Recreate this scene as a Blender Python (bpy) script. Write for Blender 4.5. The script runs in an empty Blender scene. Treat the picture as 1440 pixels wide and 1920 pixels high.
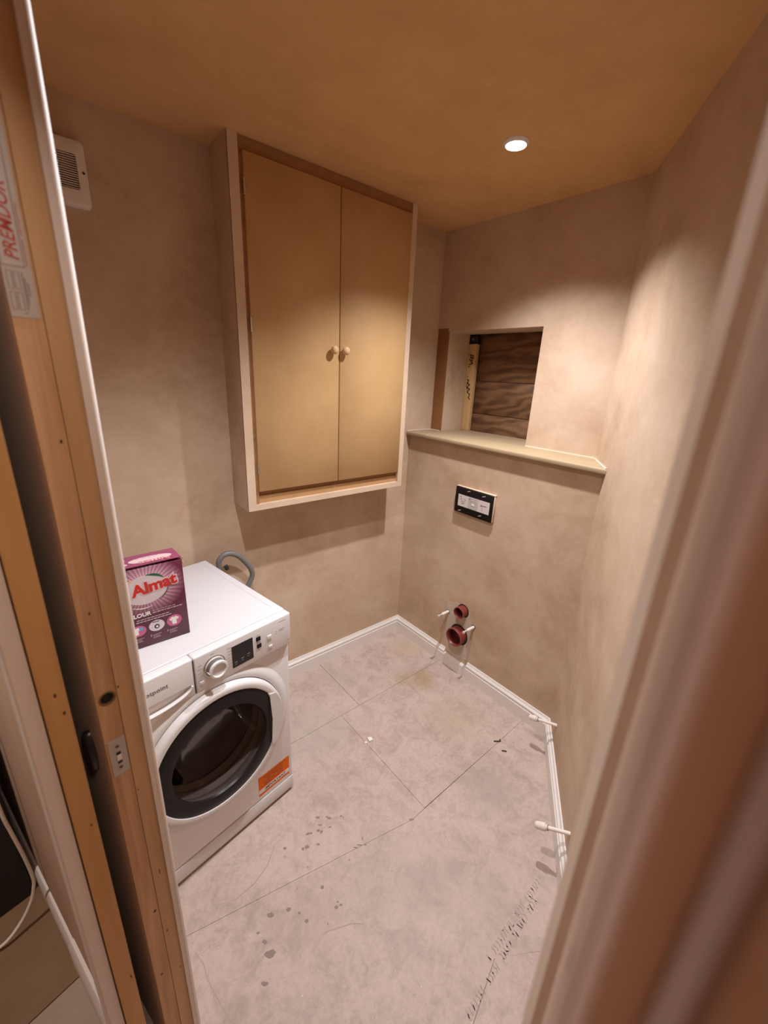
import bpy, bmesh, math, random
from mathutils import Vector, Matrix

SC = bpy.context.scene
COL = SC.collection
PI = math.pi
rnd = random.Random(7)

# ------------------------------------------------------------------ camera
YAW, PITCH, ROLL = math.radians(49.409), math.radians(18.468), math.radians(2.796)
F = Vector((math.cos(YAW)*math.cos(PITCH), math.sin(YAW)*math.cos(PITCH), -math.sin(PITCH)))
R0 = Vector((math.sin(YAW), -math.cos(YAW), 0))
U0 = R0.cross(F)
Rv = math.cos(ROLL)*R0 + math.sin(ROLL)*U0
Uv = -math.sin(ROLL)*R0 + math.cos(ROLL)*U0
cam_data = bpy.data.cameras.new('camera')
cam = bpy.data.objects.new('camera', cam_data)
COL.objects.link(cam)
M = Matrix((Rv, Uv, -F)).transposed().to_4x4()
M.translation = (0, 0, 1.675)
cam.matrix_world = M
cam_data.sensor_fit = 'HORIZONTAL'
cam_data.sensor_width = 36.0
cam_data.lens = 36.0*778.5/1440
cam_data.clip_start = 0.01
cam_data.dof.use_dof = True
cam_data.dof.focus_distance = 1.7
cam_data.dof.aperture_fstop = 3.8
SC.camera = cam

# ------------------------------------------------------------------ light
EXPOSURE = 0.15
CEIL = 2.41
DOWNLIGHTS = [(1.374, 1.03), (0.46, 0.79)]
DL_POWER = [114.0, 81.0]
HALL_POWER = 18.0
HALL_FAR_POWER = 85.0
w = bpy.data.worlds.new('world'); SC.world = w; w.use_nodes = True
w.node_tree.nodes['Background'].inputs[0].default_value = (0.05, 0.035, 0.025, 1)
w.node_tree.nodes['Background'].inputs[1].default_value = 0.1
SC.view_settings.view_transform = 'Standard'
SC.view_settings.look = 'None'
SC.view_settings.exposure = EXPOSURE
SC.view_settings.gamma = 1
SC.view_settings.use_curve_mapping = False
SC.cycles.diffuse_bounces = 8
SC.cycles.max_bounces = 12

def add_spot(name, loc, power, size, blend, radius, color):
    l = bpy.data.lights.new(name, 'SPOT'); l.energy = power; l.spot_size = math.radians(size)
    l.spot_blend = blend; l.shadow_soft_size = radius; l.color = color
    o = bpy.data.objects.new(name, l); COL.objects.link(o); o.location = loc
    return o

for (x, y), p in zip(DOWNLIGHTS, DL_POWER):
    add_spot('downlight_beam', (x, y, CEIL-0.016), p, 121, 1.0, 0.022, (0.985, 0.97, 1.0))

# door frame axes: u to the right along the door wall, n into the small room
TH = math.radians(13.5)
NV = Vector((math.cos(TH), math.sin(TH), 0))
UV = Vector((math.sin(TH), -math.cos(TH), 0))
def un(u, n, z=0.0): return UV*u + NV*n + Vector((0, 0, z))

def add_point(name, loc, power, radius, color):
    l = bpy.data.lights.new(name, 'POINT'); l.energy = power; l.shadow_soft_size = radius; l.color = color
    o = bpy.data.objects.new(name, l); COL.objects.link(o); o.location = loc
    return o
add_point('hall_lamp', un(0.36, -0.03, 2.3), HALL_POWER, 0.06, (1.0, 0.9, 0.8))
add_spot('hall_fill_spot', un(-1.12, -0.38, 2.39), HALL_FAR_POWER, 84, 0.8, 0.03, (1.0, 0.93, 0.86))  # added unseen spot to brighten the hall wall, cone kept off the right jamb

# ------------------------------------------------------------------ materials
def nmat(name):
    m = bpy.data.materials.new(name); m.use_nodes = True
    nt = m.node_tree; b = nt.nodes['Principled BSDF']
    return m, nt, b
def N(nt, t, **kw):
    n = nt.nodes.new(t)
    for k, v in kw.items():
        if hasattr(n, k) and k not in ('Scale',): setattr(n, k, v)
    return n
def plain(name, col, rough=0.5, metal=0.0, emit=None, estr=0, spec=None, coat=0):
    m, nt, b = nmat(name)
    b.inputs['Base Color'].default_value = (*col, 1); b.inputs['Roughness'].default_value = rough
    b.inputs['Metallic'].default_value = metal
    if spec is not None: b.inputs['Specular IOR Level'].default_value = spec
    if coat: b.inputs['Coat Weight'].default_value = coat
    if emit: b.inputs['Emission Color'].default_value = (*emit, 1); b.inputs['Emission Strength'].default_value = estr
    return m
def wpos(nt, scale=(1, 1, 1)):
    g = nt.nodes.new('ShaderNodeNewGeometry')
    mp = nt.nodes.new('ShaderNodeMapping'); mp.inputs['Scale'].default_value = scale
    nt.links.new(g.outputs['Position'], mp.inputs['Vector'])
    return mp.outputs['Vector']
def noise(nt, vec, scale, detail=4, rough=0.55, dist=0.0):
    n = nt.nodes.new('ShaderNodeTexNoise'); n.inputs['Scale'].default_value = scale
    n.inputs['Detail'].default_value = detail; n.inputs['Roughness'].default_value = rough
    n.inputs['Distortion'].default_value = dist
    nt.links.new(vec, n.inputs['Vector']); return n.outputs['Fac']
def ramp(nt, fac, stops):
    r = nt.nodes.new('ShaderNodeValToRGB')
    e = r.color_ramp.elements
    while len(e) < len(stops): e.new(0.5)
    for i, (p, c) in enumerate(stops):
        e[i].position = p; e[i].color = (*c, 1) if len(c) == 3 else c
    nt.links.new(fac, r.inputs['Fac']); return r.outputs['Color']
def mixc(nt, fac, a, b, mode='MIX'):
    n = nt.nodes.new('ShaderNodeMix'); n.data_type = 'RGBA'; n.blend_type = mode
    for s, v in ((0, fac), (6, a), (7, b)):
        if isinstance(v, (int, float)): n.inputs[s].default_value = v
        elif isinstance(v, tuple): n.inputs[s].default_value = (*v, 1)
        else: nt.links.new(v, n.inputs[s])
    return n.outputs[2]
def math_n(nt, op, a, b=None):
    n = nt.nodes.new('ShaderNodeMath'); n.operation = op
    for i, v in enumerate((a, b)):
        if v is None: continue
        if isinstance(v, (int, float)): n.inputs[i].default_value = v
        else: nt.links.new(v, n.inputs[i])
    return n.outputs[0]
def bump(nt, b, h, strength, dist=0.002):
    n = nt.nodes.new('ShaderNodeBump'); n.inputs['Strength'].default_value = strength; n.inputs['Distance'].default_value = dist
    nt.links.new(h, n.inputs['Height']); nt.links.new(n.outputs['Normal'], b.inputs['Normal'])
def blob(nt, x, y, r, soft):     # 1 inside a floor spot of radius r about (x, y), 0 outside, ragged edge
    g = nt.nodes.new('ShaderNodeNewGeometry')
    v = nt.nodes.new('ShaderNodeVectorMath'); v.operation = 'DISTANCE'; v.inputs[1].default_value = (x, y, 0)
    nt.links.new(g.outputs['Position'], v.inputs[0])
    d = math_n(nt, 'ADD', v.outputs['Value'], math_n(nt, 'MULTIPLY', noise(nt, wpos(nt), 14, 5), r*1.1))
    mr = nt.nodes.new('ShaderNodeMapRange'); mr.interpolation_type = 'SMOOTHSTEP'
    mr.inputs['From Min'].default_value = r*0.55+r*0.2; mr.inputs['From Max'].default_value = r*0.55+r*0.2+soft
    mr.inputs['To Min'].default_value = 1; mr.inputs['To Max'].default_value = 0
    nt.links.new(d, mr.inputs['Value']); return mr.outputs['Result']

def plaster(name, c1, c2, c3, streak=(1.6, 1.6, 2.6)):
    m, nt, b = nmat(name)
    p = wpos(nt); s = wpos(nt, streak)
    big = noise(nt, p, 2.6, 5, 0.6, 0.4); st = noise(nt, s, 2.2, 6, 0.62, 0.8); fine = noise(nt, p, 30, 6, 0.6)
    base = ramp(nt, big, [(0.32, c1), (0.5, c2), (0.72, c3)])
    base = mixc(nt, 0.35, base, ramp(nt, st, [(0.3, c1), (0.55, c2), (0.75, c3)]))
    base = mixc(nt, 0.12, base, ramp(nt, fine, [(0.35, c1), (0.65, c3)]))
    nt.links.new(base, b.inputs['Base Color']); b.inputs['Roughness'].default_value = 0.62
    b.inputs['Specular IOR Level'].default_value = 0.28
    h = math_n(nt, 'ADD', math_n(nt, 'MULTIPLY', st, 0.8), math_n(nt, 'MULTIPLY', fine, 0.15))
    bump(nt, b, h, 0.16, 0.004)
    return m
PLASTER = plaster('pink_plaster', (0.395, 0.266, 0.168), (0.535, 0.394, 0.280), (0.635, 0.502, 0.386))
PLASTER_C = plaster('ceiling_plaster', (0.49, 0.295, 0.122), (0.58, 0.355, 0.158), (0.65, 0.415, 0.20), (1.5, 3, 1))
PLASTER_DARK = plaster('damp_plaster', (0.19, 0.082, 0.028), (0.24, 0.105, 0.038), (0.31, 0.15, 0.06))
PLASTER_EDGE = plaster('skim_edge', (0.50, 0.36, 0.25), (0.60, 0.45, 0.325), (0.68, 0.53, 0.40))
HALLP = plaster('hall_plaster', (0.45, 0.29, 0.20), (0.54, 0.365, 0.265), (0.60, 0.43, 0.325))
PATCHM = plaster('grey_board_patch', (0.44, 0.36, 0.28), (0.52, 0.43, 0.34), (0.58, 0.50, 0.41))

def wood(name, c1, c2, c3, axis='z', scale=1.0, rough=0.55, rings=True):
    m, nt, b = nmat(name)
    sc = {'z': (26, 26, 1.4), 'x': (1.4, 26, 26), 'y': (26, 1.4, 26)}[axis]
    v = wpos(nt, tuple(k*scale for k in sc))
    g = noise(nt, v, 1.5, 6, 0.6, 1.6)
    v2 = wpos(nt, tuple(k*scale*0.35 for k in sc))
    big = noise(nt, v2, 1.0, 3, 0.5, 0.8)
    c = ramp(nt, g, [(0.3, c1), (0.5, c2), (0.68, c3)])
    c = mixc(nt, 0.4, c, ramp(nt, big, [(0.35, c1), (0.65, c3)]))
    nt.links.new(c, b.inputs['Base Color']); b.inputs['Roughness'].default_value = rough
    b.inputs['Specular IOR Level'].default_value = 0.3
    bump(nt, b, g, 0.15, 0.001)
    return m
PINE = wood('pine_edge', (0.29, 0.150, 0.066), (0.46, 0.268, 0.14), (0.57, 0.36, 0.212))
PLY = wood('ply_liner', (0.36, 0.18, 0.06), (0.44, 0.235, 0.085), (0.50, 0.28, 0.115), scale=0.5)
PLY2 = wood('ply_liner_pale', (0.38, 0.22, 0.10), (0.50, 0.315, 0.165), (0.58, 0.385, 0.222), scale=0.5)
BATTEN = wood('batten_pine', (0.52, 0.33, 0.14), (0.62, 0.42, 0.20), (0.68, 0.48, 0.26))
def darkboard(name, seed):
    m, nt, b = nmat(name)
    v = wpos(nt, (1, 1.3, 4.2)); 
    mp = nt.nodes.new('ShaderNodeMapping'); mp.inputs['Location'].default_value = (seed, seed*1.7, seed*0.6); nt.links.new(v, mp.inputs['Vector'])
    wv = nt.nodes.new('ShaderNodeTexWave'); wv.wave_type = 'RINGS'; wv.inputs['Scale'].default_value = 1.5
    wv.inputs['Distortion'].default_value = 14; wv.inputs['Detail'].default_value = 4; wv.inputs['Detail Scale'].default_value = 1.3
    nt.links.new(mp.outputs['Vector'], wv.inputs['Vector'])
    g = noise(nt, mp.outputs['Vector'], 3.0, 6, 0.6, 1.5)
    c = ramp(nt, wv.outputs['Fac'], [(0.1, (0.095, 0.040, 0.015)), (0.5, (0.19, 0.09, 0.037)), (0.9, (0.27, 0.14, 0.065))])
    c = mixc(nt, 0.5, c, ramp(nt, g, [(0.3, (0.07, 0.03, 0.012)), (0.7, (0.22, 0.115, 0.055))]))
    nt.links.new(c, b.inputs['Base Color']); b.inputs['Roughness'].default_value = 0.6
    bump(nt, b, g, 0.2, 0.001)
    return m
DARKB = [darkboard('old_floorboard_%d' % i, i*3.1) for i in range(3)]

def mdf(name, c1, c2):
    m, nt, b = nmat(name)
    p = wpos(nt); f = noise(nt, p, 5, 5, 0.6); g = noise(nt, p, 180, 3)
    c = mixc(nt, 0.15, ramp(nt, f, [(0.3, c1), (0.7, c2)]), ramp(nt, g, [(0.3, c1), (0.7, c2)]))
    nt.links.new(c, b.inputs['Base Color']); b.inputs['Roughness'].default_value = 0.5
    b.inputs['Specular IOR Level'].default_value = 0.3
    return m
MDF = mdf('raw_mdf', (0.50, 0.315, 0.14), (0.58, 0.38, 0.185))
MDF_DARK = wood('brown_rail', (0.27, 0.13, 0.06), (0.34, 0.17, 0.08), (0.40, 0.21, 0.10), axis='x')
MDF_LEDGE = mdf('ledge_mdf', (0.30, 0.22, 0.128), (0.36, 0.27, 0.165))

def floor_mat():
    m, nt, b = nmat('grey_board_floor')
    p = wpos(nt)
    a = noise(nt, p, 3.2, 6, 0.65, 0.6); c = noise(nt, p, 11, 6, 0.7, 0.8); d = noise(nt, p, 60, 4, 0.7)
    base = ramp(nt, a, [(0.3, (0.385, 0.300, 0.252)), (0.5, (0.485, 0.382, 0.325)), (0.7, (0.56, 0.45, 0.388))])
    base = mixc(nt, 0.42, base, ramp(nt, c, [(0.38, (0.27, 0.215, 0.183)), (0.52, (0.485, 0.382, 0.325)), (0.7, (0.58, 0.465, 0.40))]))
    base = mixc(nt, 0.18, base, ramp(nt, d, [(0.4, (0.29, 0.235, 0.205)), (0.6, (0.53, 0.44, 0.39))]))
    spk = ramp(nt, noise(nt, p, 150, 2, 0.8), [(0.29, (1, 1, 1)), (0.32, (0, 0, 0))])
    base = mixc(nt, spk, base, (0.27, 0.21, 0.17))
    wsp = ramp(nt, noise(nt, wpos(nt, (1.3, 1, 1)), 120, 2, 0.8), [(0.70, (0, 0, 0)), (0.73, (1, 1, 1))])
    base = mixc(nt, wsp, base, (0.74, 0.66, 0.6))
    for x, y, r, s, col, k in ((1.50, 1.34, 0.10, 0.10, (0.33, 0.235, 0.11), 0.62), (1.40, 1.40, 0.06, 0.06, (0.33, 0.24, 0.12), 0.5),
                               (1.44, 1.02, 0.22, 0.18, (0.39, 0.32, 0.215), 0.45), (1.25, 0.68, 0.16, 0.16, (0.33, 0.28, 0.25), 0.5),
                               (0.80, 1.40, 0.24, 0.2, (0.40, 0.36, 0.32), 0.5), (0.42, 0.75, 0.12, 0.12, (0.40, 0.31, 0.24), 0.4),
                               (1.12, 1.62, 0.22, 0.16, (0.40, 0.34, 0.30), 0.4), (1.62, 1.62, 0.16, 0.15, (0.46, 0.35, 0.24), 0.5),
                               (0.70, 0.70, 0.3, 0.25, (0.40, 0.33, 0.29), 0.35), (0.9, 0.45, 0.25, 0.25, (0.43, 0.35, 0.31), 0.35)):
        base = mixc(nt, math_n(nt, 'MULTIPLY', blob(nt, x, y, r, s), k), base, col)
    nt.links.new(base, b.inputs['Base Color']); b.inputs['Roughness'].default_value = 0.55
    b.inputs['Specular IOR Level'].default_value = 0.3
    bump(nt, b, c, 0.08, 0.002)
    return m
FLOOR = floor_mat()
HALLFLOOR = mdf('brown_chipboard', (0.15, 0.085, 0.042), (0.20, 0.115, 0.06))
HALLFLOOR2 = mdf('pale_chipboard', (0.26, 0.19, 0.14), (0.32, 0.24, 0.18))
JOINT = plain('floor_joint_dirt', (0.26, 0.20, 0.16), 0.9)
WHITE = plain('white_gloss_paint', (0.74, 0.70, 0.66), 0.35)
PRIMER = plain('white_primer', (0.62, 0.54, 0.50), 0.5)
WHITE_DOOR = plain('white_door_skin', (0.62, 0.50, 0.44), 0.5)
BOARD_EDGE = plaster('board_edge', (0.62, 0.56, 0.53), (0.68, 0.62, 0.59), (0.74, 0.69, 0.66), (3, 3, 8))
BEADM = plain('white_corner_bead', (0.84, 0.80, 0.78), 0.5)
APPL = plain('white_enamel', (0.76, 0.75, 0.76), 0.28)
APPL_PL = plain('white_plastic', (0.69, 0.675, 0.675), 0.38)
APPL_LID = plain('toned_enamel_lid', (0.60, 0.59, 0.605), 0.3)  # body enamel made darker here to offset the strong light on top
BLACK = plain('black_plastic', (0.02, 0.018, 0.018), 0.3)
BEZEL = plain('charcoal_bezel', (0.014, 0.012, 0.012), 0.35, spec=0.18)
BLACKGLASS = plain('black_display', (0.008, 0.007, 0.008), 0.12)
DARKGAP = plain('dark_void', (0.012, 0.009, 0.007), 0.9)
GREYT = plain('grey_print', (0.30, 0.28, 0.27), 0.6)
GREYHOSE = plain('grey_hose', (0.16, 0.155, 0.15), 0.5)
RUBBER = plain('grey_rubber', (0.62, 0.58, 0.55), 0.75)
STEEL = plain('drum_steel', (0.02, 0.016, 0.014), 0.6, 0.0)
ZINC = plain('dull_zinc', (0.46, 0.40, 0.36), 0.42, 0.7)
CHROME = plain('bright_hinge', (0.7, 0.66, 0.6), 0.25, 1.0)
ORANGE = plain('orange_sticker', (0.76, 0.145, 0.003), 0.6, spec=0.2)
WHITEP = plain('white_print', (0.78, 0.75, 0.72), 0.55)
BLACKP = plain('black_print', (0.03, 0.022, 0.02), 0.6)
REDP = plain('red_print', (0.52, 0.025, 0.015), 0.5)
REDL = plain('dull_red_print', (0.33, 0.03, 0.02), 0.6)
YELP = plain('yellow_print', (0.80, 0.58, 0.10), 0.5)
GREENP = plain('green_print', (0.02, 0.11, 0.06), 0.5)
BLUEP = plain('blue_print', (0.16, 0.33, 0.62), 0.5)
PINKP = plain('pink_print', (0.50, 0.12, 0.24), 0.5)
FADEP = plain('faded_stencil', (0.33, 0.26, 0.225), 0.8)
SPLASH = plain('dried_mud', (0.24, 0.185, 0.155), 0.7)
WIREM = plain('white_cable', (0.62, 0.55, 0.48), 0.5)
KNOBW = wood('knob_pine', (0.55, 0.36, 0.19), (0.64, 0.44, 0.25), (0.72, 0.53, 0.33))
TERRA = plain('terracotta_plastic', (0.215, 0.040, 0.030), 0.4)
TERRA_IN = plain('terracotta_inside', (0.09, 0.011, 0.009), 0.5)
NATPIPE = plain('white_pipe', (0.74, 0.67, 0.60), 0.4)
FANM = plain('white_fan_plastic', (0.70, 0.64, 0.58), 0.28)
LABELM = plain('silver_label', (0.40, 0.35, 0.32), 0.45)
PAPER = plain('instruction_paper', (0.60, 0.55, 0.53), 0.6)
PAPER2 = plain('instruction_paper_grey', (0.47, 0.43, 0.41), 0.6)
LENS = plain('lit_lens', (1, 1, 1), 0.3, emit=(1.0, 0.96, 0.92), estr=14)

def glass_mat():
    m, nt, b = nmat('smoked_glass')
    out = nt.nodes['Material Output']
    tr = nt.nodes.new('ShaderNodeBsdfTransparent'); tr.inputs[0].default_value = (0.44, 0.40, 0.38, 1)
    gl = nt.nodes.new('ShaderNodeBsdfGlossy'); gl.inputs['Roughness'].default_value = 0.06
    fr = nt.nodes.new('ShaderNodeFresnel'); fr.inputs['IOR'].default_value = 1.5
    mx = nt.nodes.new('ShaderNodeMixShader')
    nt.links.new(math_n(nt, 'MULTIPLY', fr.outputs[0], 0.16), mx.inputs[0]); nt.links.new(tr.outputs[0], mx.inputs[1]); nt.links.new(gl.outputs[0], mx.inputs[2])
    nt.links.new(mx.outputs[0], out.inputs['Surface']); return m
GLASS = glass_mat()

def box_front_mat():
    # printed carton: plum with a pale starburst round the logo (object coordinates: x right, z up, metres)
    m, nt, b = nmat('plum_carton_print')
    tc = nt.nodes.new('ShaderNodeTexCoord'); sp = nt.nodes.new('ShaderNodeSeparateXYZ'); nt.links.new(tc.outputs['Object'], sp.inputs[0])
    dx = math_n(nt, 'SUBTRACT', sp.outputs['X'], 0.095); dz = math_n(nt, 'SUBTRACT', sp.outputs['Z'], 0.190)
    dxs = math_n(nt, 'MULTIPLY', dx, 0.85)
    r = math_n(nt, 'SQRT', math_n(nt, 'ADD', math_n(nt, 'MULTIPLY', dxs, dxs), math_n(nt, 'MULTIPLY', dz, dz)))
    ang = math_n(nt, 'ARCTAN2', dz, dx)
    ray = math_n(nt, 'POWER', math_n(nt, 'ABSOLUTE', math_n(nt, 'SINE', math_n(nt, 'MULTIPLY', ang, 21))), 2.0)
    mr = nt.nodes.new('ShaderNodeMapRange'); mr.inputs['From Min'].default_value = 0.045; mr.inputs['From Max'].default_value = 0.092
    mr.inputs['To Min'].default_value = 1; mr.inputs['To Max'].default_value = 0; nt.links.new(r, mr.inputs['Value'])
    glow = math_n(nt, 'MULTIPLY', mr.outputs['Result'], math_n(nt, 'ADD', math_n(nt, 'MULTIPLY', ray, 0.55), 0.40))
    c = mixc(nt, glow, (0.095, 0.008, 0.03), (0.58, 0.34, 0.42))
    nt.links.new(c, b.inputs['Base Color']); b.inputs['Roughness'].default_value = 0.35
    return m
CARTON_F = box_front_mat()
CARTON = plain('plum_carton', (0.095, 0.012, 0.042), 0.35)
CARTON_TOP = plain('plum_carton_top', (0.27, 0.055, 0.12), 0.4)
CARTON_PALE = plain('pale_print', (0.66, 0.48, 0.50), 0.5)
RAW_CARD = plain('raw_card', (0.40, 0.30, 0.20), 0.8)

# ------------------------------------------------------------------ mesh helpers
def tag(o, label=None, cat=None, group=None, kind=None):
    if label: o['label'] = label
    if cat: o['category'] = cat
    if group: o['group'] = group
    if kind: o['kind'] = kind
    return o
def link(o, parent=None, mw=None):
    COL.objects.link(o)
    if parent is not None: o.parent = parent
    if mw is not None: o.matrix_local = mw
    return o
def empty(name, mat=None, **kw):
    o = bpy.data.objects.new(name, None); o.empty_display_size = 0.05
    link(o, None, mat); return tag(o, **kw)
def frame(origin, x, y):
    x = Vector(x).normalized(); y = Vector(y).normalized(); z = x.cross(y).normalized(); y = z.cross(x)
    m = Matrix((x, y, z)).transposed().to_4x4(); m.translation = Vector(origin); return m
def smooth(o, angle=0.6):
    for p in o.data.polygons: p.use_smooth = True
    bm = bmesh.new(); bm.from_mesh(o.data)
    for e in bm.edges:
        if len(e.link_faces) == 2 and e.calc_face_angle(0) > angle: e.smooth = False
    bm.to_mesh(o.data); bm.free()
def obj(name, bm, mat, parent=None, mw=None, sm=False):
    me = bpy.data.meshes.new(name)
    bmesh.ops.recalc_face_normals(bm, faces=bm.faces[:])
    bm.to_mesh(me); bm.free(); me.materials.append(mat)
    o = bpy.data.objects.new(name, me); link(o, parent, mw)
    if sm: smooth(o)
    return o
def bm_box(bm, x0, x1, y0, y1, z0, z1, bev=0, seg=2):
    b2 = bmesh.new()
    bmesh.ops.create_cube(b2, size=1)
    for v in b2.verts:
        v.co = Vector(((x0+x1)/2+v.co.x*(x1-x0), (y0+y1)/2+v.co.y*(y1-y0), (z0+z1)/2+v.co.z*(z1-z0)))
    if bev: bmesh.ops.bevel(b2, geom=b2.edges[:], offset=bev, segments=seg, profile=0.5, affect='EDGES')
    me = bpy.data.meshes.new('t'); b2.to_mesh(me); b2.free(); bm.from_mesh(me); bpy.data.meshes.remove(me)
    return bm
def box(name, x0, x1, y0, y1, z0, z1, mat, parent=None, bev=0, seg=2, mw=None, sm=True):
    o = obj(name, bm_box(bmesh.new(), x0, x1, y0, y1, z0, z1, bev, seg), mat, parent, mw)
    if bev and sm: smooth(o, 0.9)
    return o
def bm_prism(bm, pts, z0, z1):
    lo = [bm.verts.new((p[0], p[1], z0)) for p in pts]; hi = [bm.verts.new((p[0], p[1], z1)) for p in pts]
    k = len(pts)
    bm.faces.new(lo[::-1]); bm.faces.new(hi)
    for i in range(k): bm.faces.new((lo[i], lo[(i+1) % k], hi[(i+1) % k], hi[i]))
    return bm
def prism(name, pts, z0, z1, mat, parent=None, mw=None):
    return obj(name, bm_prism(bmesh.new(), pts, z0, z1), mat, parent, mw)
def unp(pts): return [(un(u, n).x, un(u, n).y) for u, n in pts]
def unbox(name, u0, u1, n0, n1, z0, z1, mat, parent=None, bev=0):
    mw = frame((0, 0, 0), UV, NV)
    # local x=u, y=n ; u x n = +z
    bm = bm_box(bmesh.new(), u0, u1, n0, n1, z0, z1, bev)
    bm.transform(mw)
    o = obj(name, bm, mat, parent)
    if bev: smooth(o, 0.9)
    return o
def bm_lathe(bm, prof, seg=48, close=False):
    # profile list of (r, h) spun round local z
    rings = []
    for r, h in prof:
        if r < 1e-6: rings.append([bm.verts.new((0, 0, h))])
        else: rings.append([bm.verts.new((r*math.cos(2*PI*i/seg), r*math.sin(2*PI*i/seg), h)) for i in range(seg)])
    pairs = list(zip(rings, rings[1:])) + ([(rings[-1], rings[0])] if close else [])
    for a, b in pairs:
        for i in range(seg):
            j = (i+1) % seg
            if len(a) == 1 and len(b) == 1: continue
            if len(a) == 1: bm.faces.new((a[0], b[i], b[j]))
            elif len(b) == 1: bm.faces.new((a[i], a[j], b[0]))
            else: bm.faces.new((a[i], a[j], b[j], b[i]))
    return bm
def lathe(name, prof, mat, parent=None, mw=None, seg=48, close=False):
    o = obj(name, bm_lathe(bmesh.new(), prof, seg, close), mat, parent, mw); smooth(o, 0.7); return o
def tube(name, pts, r, mat, parent=None, seg=10, smooth_path=True, corr=0):
    P = [Vector(p) for p in pts]
    if smooth_path:
        Q = []
        for i in range(len(P)-1):
            p0, p1, p2, p3 = P[max(i-1, 0)], P[i], P[i+1], P[min(i+2, len(P)-1)]
            for k in range(10):
                t = k/10
                Q.append(0.5*((2*p1)+(-p0+p2)*t+(2*p0-5*p1+4*p2-p3)*t*t+(-p0+3*p1-3*p2+p3)*t**3))
        Q.append(P[-1]); P = Q
    bm = bmesh.new(); rings = []
    up = Vector((0.13, 0.31, 0.94)).normalized()
    for i, p in enumerate(P):
        d = (P[min(i+1, len(P)-1)]-P[max(i-1, 0)]).normalized()
        a = d.cross(up)
        if a.length < 0.05: a = d.cross(Vector((1, 0, 0)))
        a.normalize(); b = d.cross(a)
        rr = r*(1+corr*(1 if i % 2 else -1))
        rings.append([bm.verts.new(p+a*rr*math.cos(2*PI*k/seg)+b*rr*math.sin(2*PI*k/seg)) for k in range(seg)])
    for A, B in zip(rings, rings[1:]):
        for k in range(seg): bm.faces.new((A[k], A[(k+1) % seg], B[(k+1) % seg], B[k]))
    bm.faces.new(rings[0]); bm.faces.new(rings[-1][::-1])
    o = obj(name, bm, mat, parent); smooth(o, 1.0); return o
def rod(name, a, b, r, mat, parent=None, seg=16, prof=None):
    a, b = Vector(a), Vector(b); d = (b-a); L = d.length; d.normalize()
    x = d.cross(Vector((0, 0, 1)))
    if x.length < 0.01: x = Vector((1, 0, 0))
    x.normalize(); mw = frame(a, x, d.cross(x))
    bm = bm_lathe(bmesh.new(), prof(L) if prof else [(0, 0), (r, 0), (r, L), (0, L)], seg)
    bm.transform(mw); o = obj(name, bm, mat, parent); smooth(o, 0.7); return o
def sheet(name, pts, mat, parent, mw, h=0.0, t=0.0003):
    # thin flat printed shape in the local xy plane of mw
    bm = bmesh.new(); bm_prism(bm, pts, h, h+t)
    bmesh.ops.triangulate(bm, faces=[f for f in bm.faces if len(f.verts) > 4])
    return obj(name, bm, mat, parent, mw)
def ell(cx, cy, rx, ry, n=28, a0=0, a1=2*PI, rot=0):
    out = []
    for i in range(n):
        t = a0+(a1-a0)*i/(n if abs(a1-a0-2*PI) < 1e-6 else n-1)
        x, y = rx*math.cos(t), ry*math.sin(t)
        out.append((cx+x*math.cos(rot)-y*math.sin(rot), cy+x*math.sin(rot)+y*math.cos(rot)))
    return out
def text(name, body, size, mat, parent, mw, ext=0.0002, align='LEFT', shear=0, offset=0, sx=1.0, spacing=1.0):
    c = bpy.data.curves.new(name, 'FONT'); c.body = body; c.size = size; c.extrude = ext; c.align_x = align
    c.shear = shear; c.offset = offset; c.space_character = spacing; c.resolution_u = 3
    t = bpy.data.objects.new(name, c); COL.objects.link(t)
    bpy.context.view_layer.update()
    me = bpy.data.meshes.new_from_object(t.evaluated_get(bpy.context.evaluated_depsgraph_get()))
    bpy.data.objects.remove(t); bpy.data.curves.remove(c)
    me.name = name; me.materials.clear(); me.materials.append(mat)
    if sx != 1.0:
        for v in me.vertices: v.co.x *= sx
    o = bpy.data.objects.new(name, me); link(o, parent, mw); return o
def T(x, y, z): return Matrix.Translation((x, y, z))
def boolean(o, cutter, op='DIFFERENCE'):
    m = o.modifiers.new('b', 'BOOLEAN'); m.operation = op; m.object = cutter; m.solver = 'EXACT'
    bpy.context.view_layer.update()
    me = bpy.data.meshes.new_from_object(o.evaluated_get(bpy.context.evaluated_depsgraph_get()))
    o.modifiers.clear(); old = o.data; o.data = me; me.name = old.name; bpy.data.meshes.remove(old)
    cm = cutter.data; bpy.data.objects.remove(cutter); bpy.data.meshes.remove(cm)

# ------------------------------------------------------------------ setting: floor
XB, XN, YB = 1.718, 1.893, 1.808         # boxed-in wall, upper wall behind it, back wall
RD = Vector((math.cos(math.radians(34.24)), math.sin(math.radians(34.24)), 0))   # run of the angled wall
RN = Vector((RD.y, -RD.x, 0))                                                    # its outward normal
RC = 0.41
def rw(t, off=0.0): p = RN*(RC+off)+RD*t; return (p.x, p.y)
def rw_y(x): return (x*RN.x-RC)/(-RN.y)

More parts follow.
